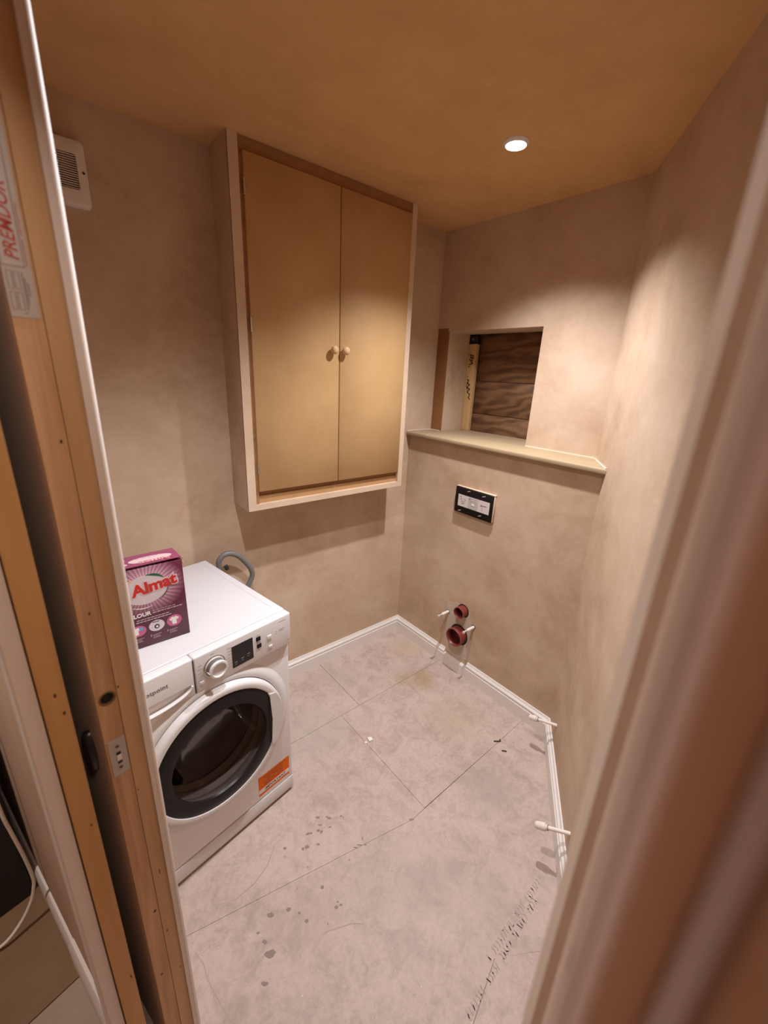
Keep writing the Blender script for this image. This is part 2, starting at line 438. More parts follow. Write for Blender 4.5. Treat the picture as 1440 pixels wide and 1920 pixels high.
floor = prism('floor', [(-3.2, -2.6), (2.4, -2.6), (2.4, 2.3), (-3.2, 2.3)], -0.05, -0.012, JOINT)
tag(floor, 'floor of mottled pinkish grey sheets with dark joints', 'floor', kind='structure')
g = 0.0005
def seam1(x): return 0.967-0.215*(x-0.05) if x < 0.9 else 0.784+0.02*(x-0.9)
def panel(pts, mat=FLOOR):
    o = prism('floor_panel', pts, -0.012, 0.0, mat, floor); return o
ext = un(-0.72, 0.12); 
door_l, door_r = un(-0.9, 0.13), un(0.5, 0.13)
def dl(u): p = un(u, 0.13); return (p.x, p.y)
panel([dl(-1.3995), (1.086, 1.392), (1.086, 2.0), dl(-2.03)])
panel([(1.088, 1.392), (2.2, 1.392), (2.2, 2.0), (1.088, 2.0)])
panel([dl(-0.9985), (0.05, seam1(0.05)+g), (0.9, seam1(0.9)+g), (0.97, 0.786+g), (0.97, 1.3905), dl(-1.3975)])
panel([(0.9714, 0.787+g), (2.2, 0.81), (2.2, 1.3905), (0.9714, 1.3905)])
panel([dl(-0.997), dl(-0.10), (0.811, 0.3265), (0.955, 0.237), (1.9, 0.237), (1.9, 0.8040), (0.9, seam1(0.9)-g), (0.05, seam1(0.05)-g)])
panel([dl(-0.0985), dl(0.55), (0.9548, 0.2364), (0.812, 0.3258)])
# hall boards
panel(unp([(-3.0, -1.4), (-1.06, -1.4), (-1.06, 0.129), (-3.0, 0.129)]), HALLFLOOR)
panel(unp([(-1.057, -1.4), (-0.2, -1.4), (-0.2, 0.129), (-1.057, 0.129)]), HALLFLOOR2)
panel(unp([(-0.197, -1.4), (1.2, -1.4), (1.2, 0.129), (-0.197, 0.129)]), HALLFLOOR2)

# dried splashes, scuffs, a pencil crack and the faded print on the sheets
FZ = Matrix.Identity(4)
def ragged(cx, cy, rx, ry, rot, k=11):
    out = []
    for i in range(k):
        t = 2*PI*i/k; q = 0.72+0.5*rnd.random()
        x, y = rx*q*math.cos(t), ry*q*math.sin(t)
        out.append((cx+x*math.cos(rot)-y*math.sin(rot), cy+x*math.sin(rot)+y*math.cos(rot)))
    return out
bm = bmesh.new()
spots = [(0.607, 1.02, .011, .007), (0.642, 0.99, .010, .006), (0.637, 1.0, .006, .005), (0.683, 0.969, .006, .004), (0.688, 0.96, .004, .003), (0.546, 0.99, .009, .006),
         (0.556, 0.985, .006, .005), (0.584, 0.976, .008, .006), (0.59, 0.965, .006, .008), (0.454, 0.998, .007, .005), (0.52, 0.952, .012, .009), (0.505, 0.956, .007, .006), (0.558, 0.934, .008, .005),
         (0.497, 0.808, .008, .006), (0.378, 0.822, .009, .007), (0.327, 0.844, .013, .008), (0.401, 0.793, .005, .004), (0.285, 0.758, .020, .011),
         (0.244, 0.707, .012, .006), (0.276, 0.827, .006, .004), (0.41, 0.76, .008, .006), (0.896, 0.786, .013, .006), (0.504, 0.732, .007, .006),
         (0.52, 0.728, .006, .004), (0.515, 0.742, .005, .003), (0.283, 0.795, .009, .006), (0.619, 0.82, .004, .003), (0.695, 0.825, .006, .004),
         (0.677, 0.838, .012, .003), (0.66, 0.84, .010, .003), (0.70, 0.85, .003, .010), (0.60, 0.99, .012, .004), (0.625, 0.96, .008, .003)]
for x, y, a, b2 in spots:
    bm_prism(bm, ragged(x, y, a*0.85, b2*0.85, rnd.uniform(-0.9, -0.3)), 0.0, 0.0004)
for i in range(46):
    x, y = rnd.uniform(0.4, 1.6), rnd.uniform(0.6, 1.7)
    if y < rw_y(x)+0.08 or (x < 0.65 and y > 1.05): continue
    a = rnd.uniform(0.0015, 0.0035); bm_prism(bm, ragged(x, y, a, a*0.7, rnd.random()*3, 7), 0.0, 0.0004)
o = obj('dried_splashes', bm, SPLASH, floor); o['kind'] = 'stuff'
bm = bmesh.new()
def scratch(pts, wd):
    for (x0, y0), (x1, y1) in zip(pts, pts[1:]):
        d = Vector((x1-x0, y1-y0)); n2 = Vector((-d.y, d.x)).normalized()*wd/2
        bm_prism(bm, [(x0-n2.x, y0-n2.y), (x1-n2.x, y1-n2.y), (x1+n2.x, y1+n2.y), (x0+n2.x, y0+n2.y)], 0.0, 0.0004)
scratch([(0.11, 0.901), (0.122, 0.86), (0.12, 0.82), (0.127, 0.77), (0.142, 0.697)], 0.0022)
scratch([(0.945, 0.512), (0.965, 0.52), (0.985, 0.545)], 0.0028)
scratch([(1.20, 0.91), (1.26, 0.93), (1.29, 0.965)], 0.002)
scratch([(0.43, 1.03), (0.38, 0.985), (0.32, 0.96), (0.25, 0.955)], 0.004)
scratch([(0.44, 0.70), (0.52, 0.665), (0.55, 0.64)], 0.003)
o = obj('scratches', bm, plain('faint_scuff', (.38, .30, .25), .7), floor); o['kind'] = 'stuff'
bm = bmesh.new()
# faded, no longer readable stencil running along the sheet by the angled wall
def glyph(cx, cy, h, wd):
    k = rnd.randint(2, 4)
    p = [(cx+rnd.uniform(-0.5, 0.5)*wd, cy+rnd.uniform(-0.5, 0.5)*h) for _ in range(k+1)]
    p[0] = (cx-0.4*wd, cy-0.5*h); p[-1] = (cx+rnd.uniform(-.4, .4)*wd, cy+0.5*h)
    scratch(p, 0.0026)
for row, (x0, x1, y0, y1) in enumerate(((0.655, 0.925, 0.300, 0.320), (0.80, 1.10, 0.338, 0.353), (0.94, 1.05, 0.322, 0.331))):
    x = x0
    while x < x1:
        t = (x-x0)/(x1-x0); y = y0+(y1-y0)*t
        if rnd.random() > 0.14: glyph(x, y, 0.020, 0.009)
        x += 0.0125
o = obj('stencil_print', bm, FADEP, floor); o['kind'] = 'stuff'

# small scraps lying about
def scrap(name, pts, h, mat, label, cat):
    bm = bmesh.new(); bm_prism(bm, pts, 0.0005, h)
    for v in bm.verts:
        if v.co.z > 0.001: v.co.z += rnd.uniform(-0.4, 0.6)*h
    return tag(obj(name, bm, mat), label, cat)
scrap('plaster_chip', [(0.985, 1.175), (1.005, 1.172), (1.010, 1.19), (0.992, 1.20)], 0.006, WHITEP, 'white chip of plaster lying mid floor in front of the washing machine', 'chip')
scrap('plaster_crumb', [(0.965, 1.180), (0.974, 1.178), (0.974, 1.186), (0.967, 1.187)], 0.004, WHITEP, 'tiny white crumb of plaster beside the bigger plaster chip', 'chip')
def twig(name, pts, label):
    o = tube(name, pts, 0.0026, plain('dark_fibre', (0.05, 0.035, 0.03), 0.7), None, 6); return tag(o, label, 'debris')
twig('dark_sliver', [(1.470, 0.812, .0035), (1.484, 0.798, .005), (1.497, 0.792, .004), (1.502, 0.800, .0035)], 'dark bent sliver on the floor, nearer the soil pipe of the two')
twig('dark_sliver', [(1.455, 0.755, .0035), (1.462, 0.747, .005), (1.470, 0.738, .0035)], 'short dark sliver on the floor, nearer the angled wall of the two')

# ------------------------------------------------------------------ setting: walls and ceiling
def struct(o, label, cat='wall'): return tag(o, label, cat, kind='structure')
ceiling = prism('ceiling', [(-3.2, -2.6), (2.4, -2.6), (2.4, 2.3), (-3.2, 2.3)], CEIL, CEIL+0.1, PLASTER_C)
struct(ceiling, 'plain bare plaster ceiling', 'ceiling')
wall_back = box('wall_back', -0.5, 2.3, YB, YB+0.12, 0, CEIL, PLASTER)
struct(wall_back, 'bare pink plaster wall behind the washing machine and cupboard')

NY0, NY1, NZ0, NZ1 = 1.1425, 1.728, 1.36, 1.914
bm = bmesh.new(); XR = 2.085
bm_box(bm, XN, XR, 0.55, NY0, 0, CEIL); bm_box(bm, XN, XR, NY1, YB, 0, CEIL)
bm_box(bm, XN, XR, NY0, NY1, NZ1, CEIL); bm_box(bm, XN, XR, NY0, NY1, 0, NZ0-0.022)
wall_right = obj('wall_right', bm, PLASTER); struct(wall_right, 'upper plaster wall with a square niche in it')
box('back_panel', XR+0.07, XR+0.09, NY0-0.2, NY1+0.15, 1.2, 2.1, DARKGAP, wall_right)
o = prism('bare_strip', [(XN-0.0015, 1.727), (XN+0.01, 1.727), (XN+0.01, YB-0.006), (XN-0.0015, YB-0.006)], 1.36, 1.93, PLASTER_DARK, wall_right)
# old boards closing the back of the niche, one by one
for i, (z0, z1) in enumerate(((1.30, 1.466), (1.4685, 1.655), (1.6565, 1.95))):
    box('board', XR+0.030+0.004*(i == 2), XR+0.050, NY0-0.12, NY1+0.05, z0, z1, DARKB[i], wall_right, 0.002, 1)
wall_right_lower = prism('wall_right_lower', [(XB, rw_y(XB)-0.05), (XN, rw_y(XN)-0.05), (XN, YB), (XB, YB)], 0, 1.337, PLASTER)
struct(wall_right_lower, 'boxed-out lower plaster wall under the ledge')
# patch of bare board round the waste pipes
patch = [(1.388, 0.415), (1.345, 0.425), (1.30, 0.438), (1.22, 0.418), (1.205, 0.36), (1.190, 0.25), (1.186, 0.105), (1.36, 0.085), (1.372, 0.2)]
pm = frame((XB, 0, 0), (0, 1, 0), (0, 0, 1))
def patch_pts(pts): return [(y, z) for y, z in pts]
bm = bmesh.new(); bm_prism(bm, patch_pts(patch), -0.0012, 0.0); bm.transform(frame((XB, 0, 0), (0, 1, 0), (0, 0, 1)))
for v in bm.verts: v.co.x = XB-0.0012 if v.co.x < XB-0.0005 or abs(v.co.x-(XB-0.0012)) < 1e-5 else v.co.x
bm.free()
bm = bmesh.new()
lo = [bm.verts.new((XB-0.0012, y, z)) for y, z in patch]; hi = [bm.verts.new((XB+0.002, y, z)) for y, z in patch]
bm.faces.new(lo); bm.faces.new(hi[::-1])
for i in range(len(patch)): bm.faces.new((lo[i], lo[(i+1) % len(patch)], hi[(i+1) % len(patch)], hi[i]))
obj('bare_board_patch', bm, PATCHM, wall_right_lower)

wall_side = prism('wall_side', [rw(-0.06), rw(2.08), rw(2.08, 0.1), rw(-0.06, 0.1)], 0, CEIL, PLASTER)
# carry it back to the doorway
for v in wall_side.data.vertices: pass
struct(wall_side, 'angled plaster wall with two capped water pipes low down')
wall_stub = prism('wall_door_side', unp([(0.0087, 0.100), (0.0087, 0.236), (0.60, 0.236), (0.60, 0.100)]), 0, CEIL, HALLP)
struct(wall_stub, 'end of plaster wall at the doorway right beside the viewer')
prism('return_piece', [rw(0.20), rw(-0.06), rw(-0.06, 0.1), rw(0.20, 0.1)], 0, CEIL, PLASTER, wall_side)
# door wall with its pocket: hall skin and room skin
wl = empty('wall_door', label='pocket door wall, plaster skins either side of a dark slot', cat='wall', kind='structure')
unbox('hall_skin', -1.95, -0.725, 0.104, 0.124, 0, CEIL, HALLP, wl)
unbox('room_skin', -2.2, -0.706, 0.2325, 0.2445, 0, CEIL, PLASTER, wl)
unbox('head_panel', -0.725, 0.0, 0.104, 0.2325, 2.09, CEIL, HALLP, wl)
o = unbox('board_edge', -0.7062, -0.6975, 0.2322, 0.241, 0, 2.09, BOARD_EDGE, wl)
o = unbox('corner_bead', -0.7062, -0.6958, 0.2410, 0.2475, 0, 2.09, BEADM, wl, 0.0018)
unbox('pocket_end', -1.62, -1.60, 0.124, 0.2325, 0, 2.2, DARKGAP, wl)
unbox('pocket_shade', -1.60, -0.80, 0.2285, 0.232, 0, 2.2, DARKGAP, wl)  # near-black sheets added to paint the shade inside the pocket
unbox('pocket_shade', -1.60, -0.80, 0.1245, 0.128, 0, 2.2, DARKGAP, wl)

# hall shell behind the viewer
wh = empty('wall_hall', label='plain plaster walls of the hallway outside the doorway', cat='wall', kind='structure')
unbox('hall_back', -2.6, 1.2, -1.45, -1.35, 0, CEIL, HALLP, wh)
unbox('hall_end', 1.1, 1.2, -1.35, 0.3, 0, CEIL, HALLP, wh)
unbox('hall_far_end', -2.6, -2.5, -1.35, 0.3, 0, CEIL, HALLP, wh)

# timber liners, architraves
t1 = unbox('trim_1', -0.728, -0.70, 0.106, 0.138, 0, 2.09, PLY)
struct(t1, 'orange plywood liner on the hall side of the door slot', 'trim')
t2 = unbox('trim_2', -0.76, -0.7022, 0.2055, 0.2320, 0, 2.09, PLY2)
struct(t2, 'pale plywood liner between door edge and white board edge', 'trim')
def spots_on(parent, pts, u=-0.70):
    bm = bmesh.new()
    for n, z, a, b2 in pts:
        q = ell(0, 0, a, b2, 10)
        lo = [bm.verts.new(un(u+0.0003, n+x, z+y)) for x, y in q]; bm.faces.new(lo)
    o = obj('nail_holes', bm, plain('dark_knot', (0.07, 0.03, 0.012), 0.8), parent); o['kind'] = 'stuff'
spots_on(t1, [(0.124, 1.179, .002, .004), (0.130, 1.141, .0022, .0035), (0.129, 0.892, .0016, .003), (0.132, 0.434, .0014, .006)])
spots_on(t2, [(0.2085, 1.138, .0016, .0022), (0.209, 0.895, .0013, .0025), (0.219, 0.648, .0010, .009), (0.213, 0.458, .0013, .004), (0.225, 0.30, .001, .003)], -0.7022)

def arch(name, sgn, u_in, label, mat, n_wall, n_front, wd, parent=None):
    # moulded casing, profile in (u, n), run up to 2.06
    pr = [(0, n_wall), (0, n_front+0.004), (0.003, n_front+0.001), (0.012, n_front), (0.018, n_front+0.001), (0.022, n_front+0.004), (0.026, n_front+0.004), (0.031, n_front+0.0005),
          (0.040, n_front+0.002), (0.052, n_front+0.007), (0.060, n_front+0.0075), (0.064, n_front+0.005), (0.072, n_front+0.006), (wd, n_front+0.011), (wd, n_wall)]
    o = prism(name, unp([(u_in+sgn*a, n) for a, n in pr]), 0, 2.09, mat, parent)
    return struct(o, label, 'trim')
arch('trim_3', -1, -0.706, 'white moulded architrave on the hall side beside the plywood liner', PRIMER, 0.104, 0.079, 0.08)
# viewer's side: jamb with a proud bead, then casing
t4 = prism('trim_4', unp([(-0.0055, 0.262), (0.0012, 0.250), (0.0087, 0.245), (0.012, 0.262)]), 0, 2.09, plaster('lit_bead', (0.78, 0.63, 0.49), (0.85, 0.71, 0.57), (0.90, 0.78, 0.65)))  # plaster colour lightened in place of light falling on the bead
struct(t4, 'raised plaster bead coloured as if lit, running up the near edge of the doorway', 'trim')
jamb = [(0.0087, 0.2455)]
for i in range(9):
    t = PI/2*i/8; jamb.append((0.0227-0.014*math.cos(t), 0.104-0.014*math.sin(t)))
jamb += [(0.06, 0.090), (0.06, 0.2455)]
t5 = prism('trim_5', unp(jamb), 0, 2.09, plaster('reveal_plaster', (0.74, 0.56, 0.47), (0.82, 0.64, 0.55), (0.88, 0.72, 0.64)))
struct(t5, 'rounded plaster reveal of the doorway with a dark screw hole', 'trim')
bm = bmesh.new()
hc = un(0.0084, 0.150, 0)
q = [bm.verts.new(un(0.0084, 0.149+0.006*math.cos(2*PI*i/12), 1.428+0.0035*math.sin(2*PI*i/12))) for i in range(12)]; bm.faces.new(q)
obj('screw_hole', bm, DARKGAP, t5)
t6 = prism('trim_6', unp([(0.0225, 0.090), (0.0225, 0.070), (0.0245, 0.068), (0.10, 0.068), (0.10, 0.090)]), 0, 2.09, plaster('shaded_casing', (0.28, 0.165, 0.115), (0.33, 0.205, 0.15), (0.38, 0.25, 0.185)))  # casing colour darkened to paint in the shade on its hall face
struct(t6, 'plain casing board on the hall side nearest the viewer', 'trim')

# skirting
PROF = [(0, 0), (.018, 0), (.018, .067), (.0165, .0695), (.0125, .071), (.0125, .073), (.0155, .0765), (.0165, .082), (.0145, .088), (.0105, .0905), (.0105, .093), (.0085, .0945), (.0065, .100), (.0055, .104), (0, .104)]
PROF_LOW = [(0, 0), (.018, 0), (.018, .067), (.0165, .0695), (.0125, .071), (.0125, .0725), (.011, .074), (0, .074)]
def skirt(name, a, b, inward, label, m0=0.0, m1=0.0, prof=PROF, mat=WHITE, parent=None):
    # from a to b along the wall, inward = unit normal into the room; m0/m1 mitre slope per unit depth at the ends
    a, b = Vector((*a, 0)), Vector((*b, 0)); d = (b-a).normalized(); I = Vector((*inward, 0))
    bm = bmesh.new(); A = []; B = []
    for dd, z in prof:
        A.append(bm.verts.new(a+I*dd+d*(m0*dd)+Vector((0, 0, z)))); B.append(bm.verts.new(b+I*dd+d*(m1*dd)+Vector((0, 0, z))))
    k = len(prof)
    for i in range(k): bm.faces.new((A[i], A[(i+1) % k], B[(i+1) % k], B[i]))
    bm.faces.new(A[::-1]); bm.faces.new(B)
    o = obj(name, bm, mat, parent); smooth(o, 0.5)
    if label: struct(o, label, 'skirting')
    return o
skirt('baseboard_back', (-0.25, YB), (XB, YB), (0, -1), 'white moulded skirting along the back wall beside the washing machine', 0, -1)
br = skirt('baseboard_right', (XB, YB), (XB, 1.362), (-1, 0), 'white moulded skirting under the waste pipes, notched below them', 1, 0)
skirt('notched_length', (XB, 1.362), (XB, 1.192), (-1, 0), None, 0, 0, PROF_LOW, WHITE, br)
ins = math.tan(math.radians(17))
yc = rw_y(XB)
half = (math.radians(90+34.24))/2   # half the inside angle at the corner
skirt('end_length', (XB, 1.192), (XB, yc), (-1, 0), None, 0, -1/math.tan(half), PROF, WHITE, br)
tC = Vector((XB, yc, 0)).dot(RD)
skirt('baseboard_side', rw(tC), rw(0.30), (-RN.x, -RN.y), 'white moulded skirting along the angled wall under the capped pipes', 1/math.tan(half), 0)
skh = empty('baseboard_hall', label='white skirting along the hall wall beside the architrave', cat='skirting', kind='structure')
PH = [(0, 0), (.016, 0), (.016, .085), (.008, .10), (0, .10)]
a_, b_ = un(-0.79, 0.104), un(-1.10, 0.104); iw = (-NV.x, -NV.y)
skirt('skirting_length', (a_.x, a_.y), (b_.x, b_.y), iw, None, 0, 0, PH, PRIMER, skh)
a_, b_ = un(-1.101, 0.104), un(-1.95, 0.104)
skirt('skirting_length', (a_.x, a_.y), (b_.x, b_.y), iw, None, 0, 0, [(0, 0), (.013, 0), (.013, .062), (.006, .075), (0, .075)], PRIMER, skh)

# ------------------------------------------------------------------ pocket door
door = empty('door_1', label='pocket door pushed back, bare pine edge showing with lock hole and keep', cat='door', kind='structure')
unbox('door_skin', -1.46, -0.7095, 0.1722, 0.2046, 0.006, 2.06, WHITE_DOOR, door)
lip = unbox('pine_edge', -0.709, -0.7022, 0.1722, 0.2046, 0.006, 2.06, PINE, door, 0.0006)
# bore for the lock
mwe = frame(un(-0.700, 0.190, 1.126), (0, 0, 1), -NV)     # x up the door, y toward the hall, z out of the edge
def eframe(n, z): return frame(un(-0.7018, n, z), (0, 0, 1), -NV)
bm = bmesh.new(); 
cut = lathe('cut', [(0, -0.02), (0.0105, -0.02), (0.0105, 0.02), (0, 0.02)], DARKGAP, None, eframe(0.1895, 1.126)); 
bpy.context.view_layer.update(); boolean(lip, cut)
for p_ in lip.data.polygons: p_.use_smooth = False
lathe('lock_bore', [(0.0103, 0.0), (0.0103, -0.006), (0, -0.006)], DARKGAP, door, eframe(0.1895, 1.126))
lathe('bore_rim', [(0.0133, 0.0008), (0.0133, 0.0004), (0.0104, 0.0004), (0.0100, -0.003)], plain('dark_scorch', (0.16, 0.085, 0.035), 0.8), door, eframe(0.1895, 1.126))
pl = sheet('latch_plate', [(-.040, -.0135), (.040, -.0135), (.040, .0135), (-.040, .0135)], ZINC, door, eframe(0.1895, 0.997), 0.0004, 0.0012)
sheet('slot', [(-.013, -.0035), (.013, -.0035), (.013, .0035), (-.013, .0035)], DARKGAP, pl, T(-.002, 0, .0016), 0, .0003)
sheet('bolt', [(-.006, -.0035), (.006, -.0035), (.006, .0035), (-.006, .0035)], plain('pale_steel', (0.7, 0.64, 0.58), .4, .4), pl, T(-.002, 0, .0019), 0, .0008)
for x in (0.024, -0.024): lathe('screw', [(0, .0012), (.003, .0010), (.0034, 0)], plain('dark_screw', (0.12, .08, .06), .5, .6), pl, T(x, 0, .0016), 12)
# knots in the pine
spots_on(door, [(0.197, 1.564, .0018, .003), (0.189, 1.293, .0016, .003), (0.197, 0.55, .003, .004), (0.186, 0.34, .0025, .003)], -0.7021)
# oval finger pull on the hall face
pull = lathe('finger_pull', [(0, .002), (.012, .002), (.0165, .010), (.021, .012), (.024, .008), (.024, 0)], BLACK, door,
             frame(un(-0.775, 0.1722, 0.975), UV, Vector((0, 0, 1))) @ Matrix.Diagonal((0.75, 2.0, 1.0, 1)))
# maker's label on the edge: text runs up the door
LS = Matrix.Identity(4)
lab = sheet('door_label', [(-.075, -.0145), (.155, -.0145), (.155, .0145), (-.075, .0145)], LABELM, door, eframe(0.1868, 1.795), 0.0003, 0.0003)
def lab_line(x0, y0, x1, y1, wd, mat, par=lab):
    d = Vector((x1-x0, y1-y0)); n2 = Vector((-d.y, d.x)).normalized()*wd/2
    return [(x0-n2.x, y0-n2.y), (x1-n2.x, y1-n2.y), (x1+n2.x, y1+n2.y), (x0+n2.x, y0+n2.y)]
text('lettering', 'PREMDOR', 0.0185, REDL, lab, T(-.012, -.0045, .0006), shear=0.25, sx=0.95, offset=0.0002)
bm = bmesh.new()
for q in ((-.018, -.0085, .105, -.0085), (-.018, .0135, .105, .0135), (-.018, -.0085, -.018, .0135), (.105, -.0085, .105, .0135)):
    bm_prism(bm, lab_line(*q, .0006, None), .0006, .0008)
# panel diagram and small print
for x0, x1, y0, y1 in ((-.066, -.047, -.001, .004), (-.066, -.047, .006, .011), (-.043, -.024, -.001, .004), (-.043, -.024, .006, .011)):
    for q in ((x0, y0, x1, y0), (x0, y1, x1, y1), (x0, y0, x0, y1), (x1, y0, x1, y1)): bm_prism(bm, lab_line(*q, .0005, None), .0006, .0008)
for q in ((-.06, -.006, -.03, -.006), (-.05, -.0085, -.035, -.0085), (-.066, -.004, -.024, -.004), (-.070, .0005, -.070, -.003)): bm_prism(bm, lab_line(*q, .0008, None), .0006, .0008)
for k in range(4): bm_prism(bm, lab_line(.118, -.009+k*.0035, .145, -.009+k*.0035, .0008, None), .0006, .0008)
bm_prism(bm, ell(.112, .006, .0022, .0022, 12), .0006, .0008)
o = obj('fine_print', bm, plain('label_ink', (0.12, .085, .07), .6), lab); o['kind'] = 'stuff'
bm = bmesh.new()
for q in ((-.016, -.0112, .012, -.0112), (.016, -.0112, .05, -.0112)): bm_prism(bm, lab_line(*q, .0012, None), .0006, .0008)
obj('red_fine_print', bm, plain('label_red', (0.38, .12, .09), .6), lab)

# ------------------------------------------------------------------ niche contents and ledge
ledge = empty('ledge', label='raw MDF ledge with rounded front edge under the niche', cat='shelf')
y_r = lambda x: rw_y(x)+0.0008
bm = bmesh.new()
XF = 1.690
prof = [(XF, 1.3415), (XF+0.001, 1.3385), (XF+.005, 1.3372), (XN-0.0008, 1.3372), (XN-0.0008, 1.36), (XF+.007, 1.36), (XF+.002, 1.3575), (XF, 1.353)]
A = [bm.verts.new((x, YB-0.0006, z)) for x, z in prof]; B = [bm.verts.new((x, y_r(x), z)) for x, z in prof]
for i in range(len(prof)): bm.faces.new((A[i], A[(i+1) % 8], B[(i+1) % 8], B[i]))
bm.faces.new(A); bm.faces.new(B[::-1])
o = obj('ledge_board', bm, MDF_LEDGE, ledge); smooth(o, 0.8)
box('niche_board', XN-0.0008, XR+0.028, NY0+0.0006, NY1-0.0006, 1.339, 1.36, MDF_LEDGE, ledge)
SEAL = plain('cream_sealant', (0.76, 0.66, 0.54), 0.5)
box('sealant_bead', XN-0.004, XN-0.0002, rw_y(XN)+0.002, NY0, 1.36, 1.3635, SEAL, ledge)
box('sealant_bead', XN-0.004, XN-0.0002, NY1, YB-0.001, 1.36, 1.3635, SEAL, ledge)
box('sealant_bead', XB-0.02, XN-0.005, YB-0.004, YB-0.0005, 1.36, 1.363, SEAL, ledge)
p0, p1 = Vector((XF+.006, y_r(XF+.006), 0)), Vector((XN-.006, y_r(XN-.006), 0)); nn = Vector((-RN.x, -RN.y, 0))*0.004
prism('sealant_bead', [(p0.x, p0.y), (p1.x, p1.y), (p1.x+nn.x, p1.y+nn.y), (p0.x+nn.x, p0.y+nn.y)], 1.36, 1.3635, SEAL, ledge)

batten = empty('batten', label='pine batten with handwritten marks standing in the niche corner', cat='batten')
bt = box('batten_post', XR-0.004, XR+0.024, 1.668, 1.7265, 1.3605, 1.862, BATTEN, batten, 0.0015)
bm = bmesh.new()
def wline(pts, wd, x):
    for (y0, z0), (y1, z1) in zip(pts, pts[1:]):
        d = Vector((y1-y0, z1-z0)); n2 = Vector((-d.y, d.x)).normalized()*wd/2; d = d.normalized()*wd*0.3
        q = [(y0-d.x-n2.x, z0-d.y-n2.y), (y1+d.x-n2.x, z1+d.y-n2.y), (y1+d.x+n2.x, z1+d.y+n2.y), (y0-d.x+n2.x, z0-d.y+n2.y)]
        bm.faces.new([bm.verts.new((x, a, b)) for a, b in q])
xm = XR-0.0046
wline([(1.712, 1.802), (1.684, 1.797), (1.681, 1.783), (1.707, 1.789)], .0062, xm)
wline([(1.702, 1.795), (1.688, 1.768), (1.712, 1.776)], .0062, xm); wline([(1.700, 1.765), (1.684, 1.755), (1.708, 1.748)], .0062, xm)
wline([(1.714, 1.735), (1.708, 1.737)], .0062, xm); wline([(1.716, 1.680), (1.712, 1.677)], .005, xm)
wline([(1.712, 1.662), (1.700, 1.657), (1.710, 1.642), (1.690, 1.632), (1.708, 1.616), (1.686, 1.606), (1.704, 1.59), (1.682, 1.576), (1.690, 1.556), (1.677, 1.548)], .0062, xm)
wline([(1.706, 1.650), (1.712, 1.622), (1.705, 1.60)], .0048, xm)
o = obj('handwriting', bm, BLACKP, batten); o['kind'] = 'stuff'
br_ = empty('steel_bracket', T(XR+0.01, 1.70, 1.862), label='dark steel bracket on top of the batten in the niche', cat='bracket')
box('bracket_plate', -.014, .014, -.036, .026, .0005, .006, plain('dark_steel', (0.05, .05, .06), .35, .8), br_, .001)
box('bracket_block', -.010, .012, -.030, .024, .006, .047, plain('dark_steel', (0.05, .05, .06), .35, .8), br_, .003)
lathe('bolt_head', [(0, .01), (.007, .010), (.009, .007), (.009, 0)], plain('blued_bolt', (0.25, .26, .34), .25, .9), br_, frame((-.010, -.004, .026), (0, -1, 0), (0, 0, 1)), 6)

# ------------------------------------------------------------------ flush plate and pipes on the boxed-out wall
fp = empty('flush_plate_opening', frame((XB, 1.2725, 1.052), (0, -1, 0), (0, 0, 1)), label='black toilet flush opening with instruction card set in the plaster', cat='flush plate')
# local: x to viewer's right, y up, z out of the wall
bm = bm_box(bmesh.new(), -.124, .120, -.072, .070, 0.0, .021, .006); o = obj('surround', bm, plain('black_frame', (0.009, .0075, .0075), .5, spec=.15), fp); smooth(o, .9)
box('mortar_edge', -.122, .1265, .0700, .0735, .000, .017, PLASTER_EDGE, fp, .001)
box('mortar_edge', .1202, .1255, -.068, .071, .000, .016, PLASTER_EDGE, fp, .001)
card = sheet('instruction_card', [(-.1, -.033), (.103, -.033), (.103, .031), (-.1, .031)], PAPER, fp, T(0, 0, .0212), 0, .0004)
sheet('card_panel', [(-.032, -.031), (.031, -.031), (.031, .029), (-.032, .029)], PAPER2, card, T(0, 0, .0005), 0, .0002)
bm = bmesh.new()
for cx, s in ((-.066, 1), (0.0, 1)):
    bm_prism(bm, lab_line(cx-.014, -.004, cx+.014, -.004, .002, None), .0008, .001)
    bm_prism(bm, lab_line(cx-.010, -.014, cx+.010, -.014, .002, None), .0008, .001)
    bm_prism(bm, lab_line(cx-.018, .004, cx-.006, .012, .0018, None), .0008, .001)
    bm_prism(bm, lab_line(cx+.006, .012, cx+.018, .004, .0018, None), .0008, .001)
bm_prism(bm, ell(-.082, .02, .0035, .0035, 10), .0008, .001); bm_prism(bm, ell(-.022, .02, .0045, .0035, 10), .0008, .001); bm_prism(bm, ell(.052, .004, .0045, .0045, 10), .0008, .001)
bm_prism(bm, lab_line(.056, .004, .085, .006, .003, None), .0008, .001); bm_prism(bm, lab_line(.06, -.002, .06, -.024, .0015, None), .0008, .001)
o = obj('diagram', bm, plain('diagram_ink', (0.16, .13, .12), .6), card); o['kind'] = 'stuff'
sheet('white_key', [(-.010, -.012), (.010, -.012), (.010, .0), (-.010, .0)], WHITEP, card, T(0, 0, .0010), 0, .0002)
for x, y in ((-.085, -.058), (-.035, .058), (.05, -.052), (.062, .054)): sheet('plaster_smear', ell(x, y, .012, .002, 9, rot=.3), PLASTER_EDGE, fp, T(0, 0, .0211), 0, .0003)

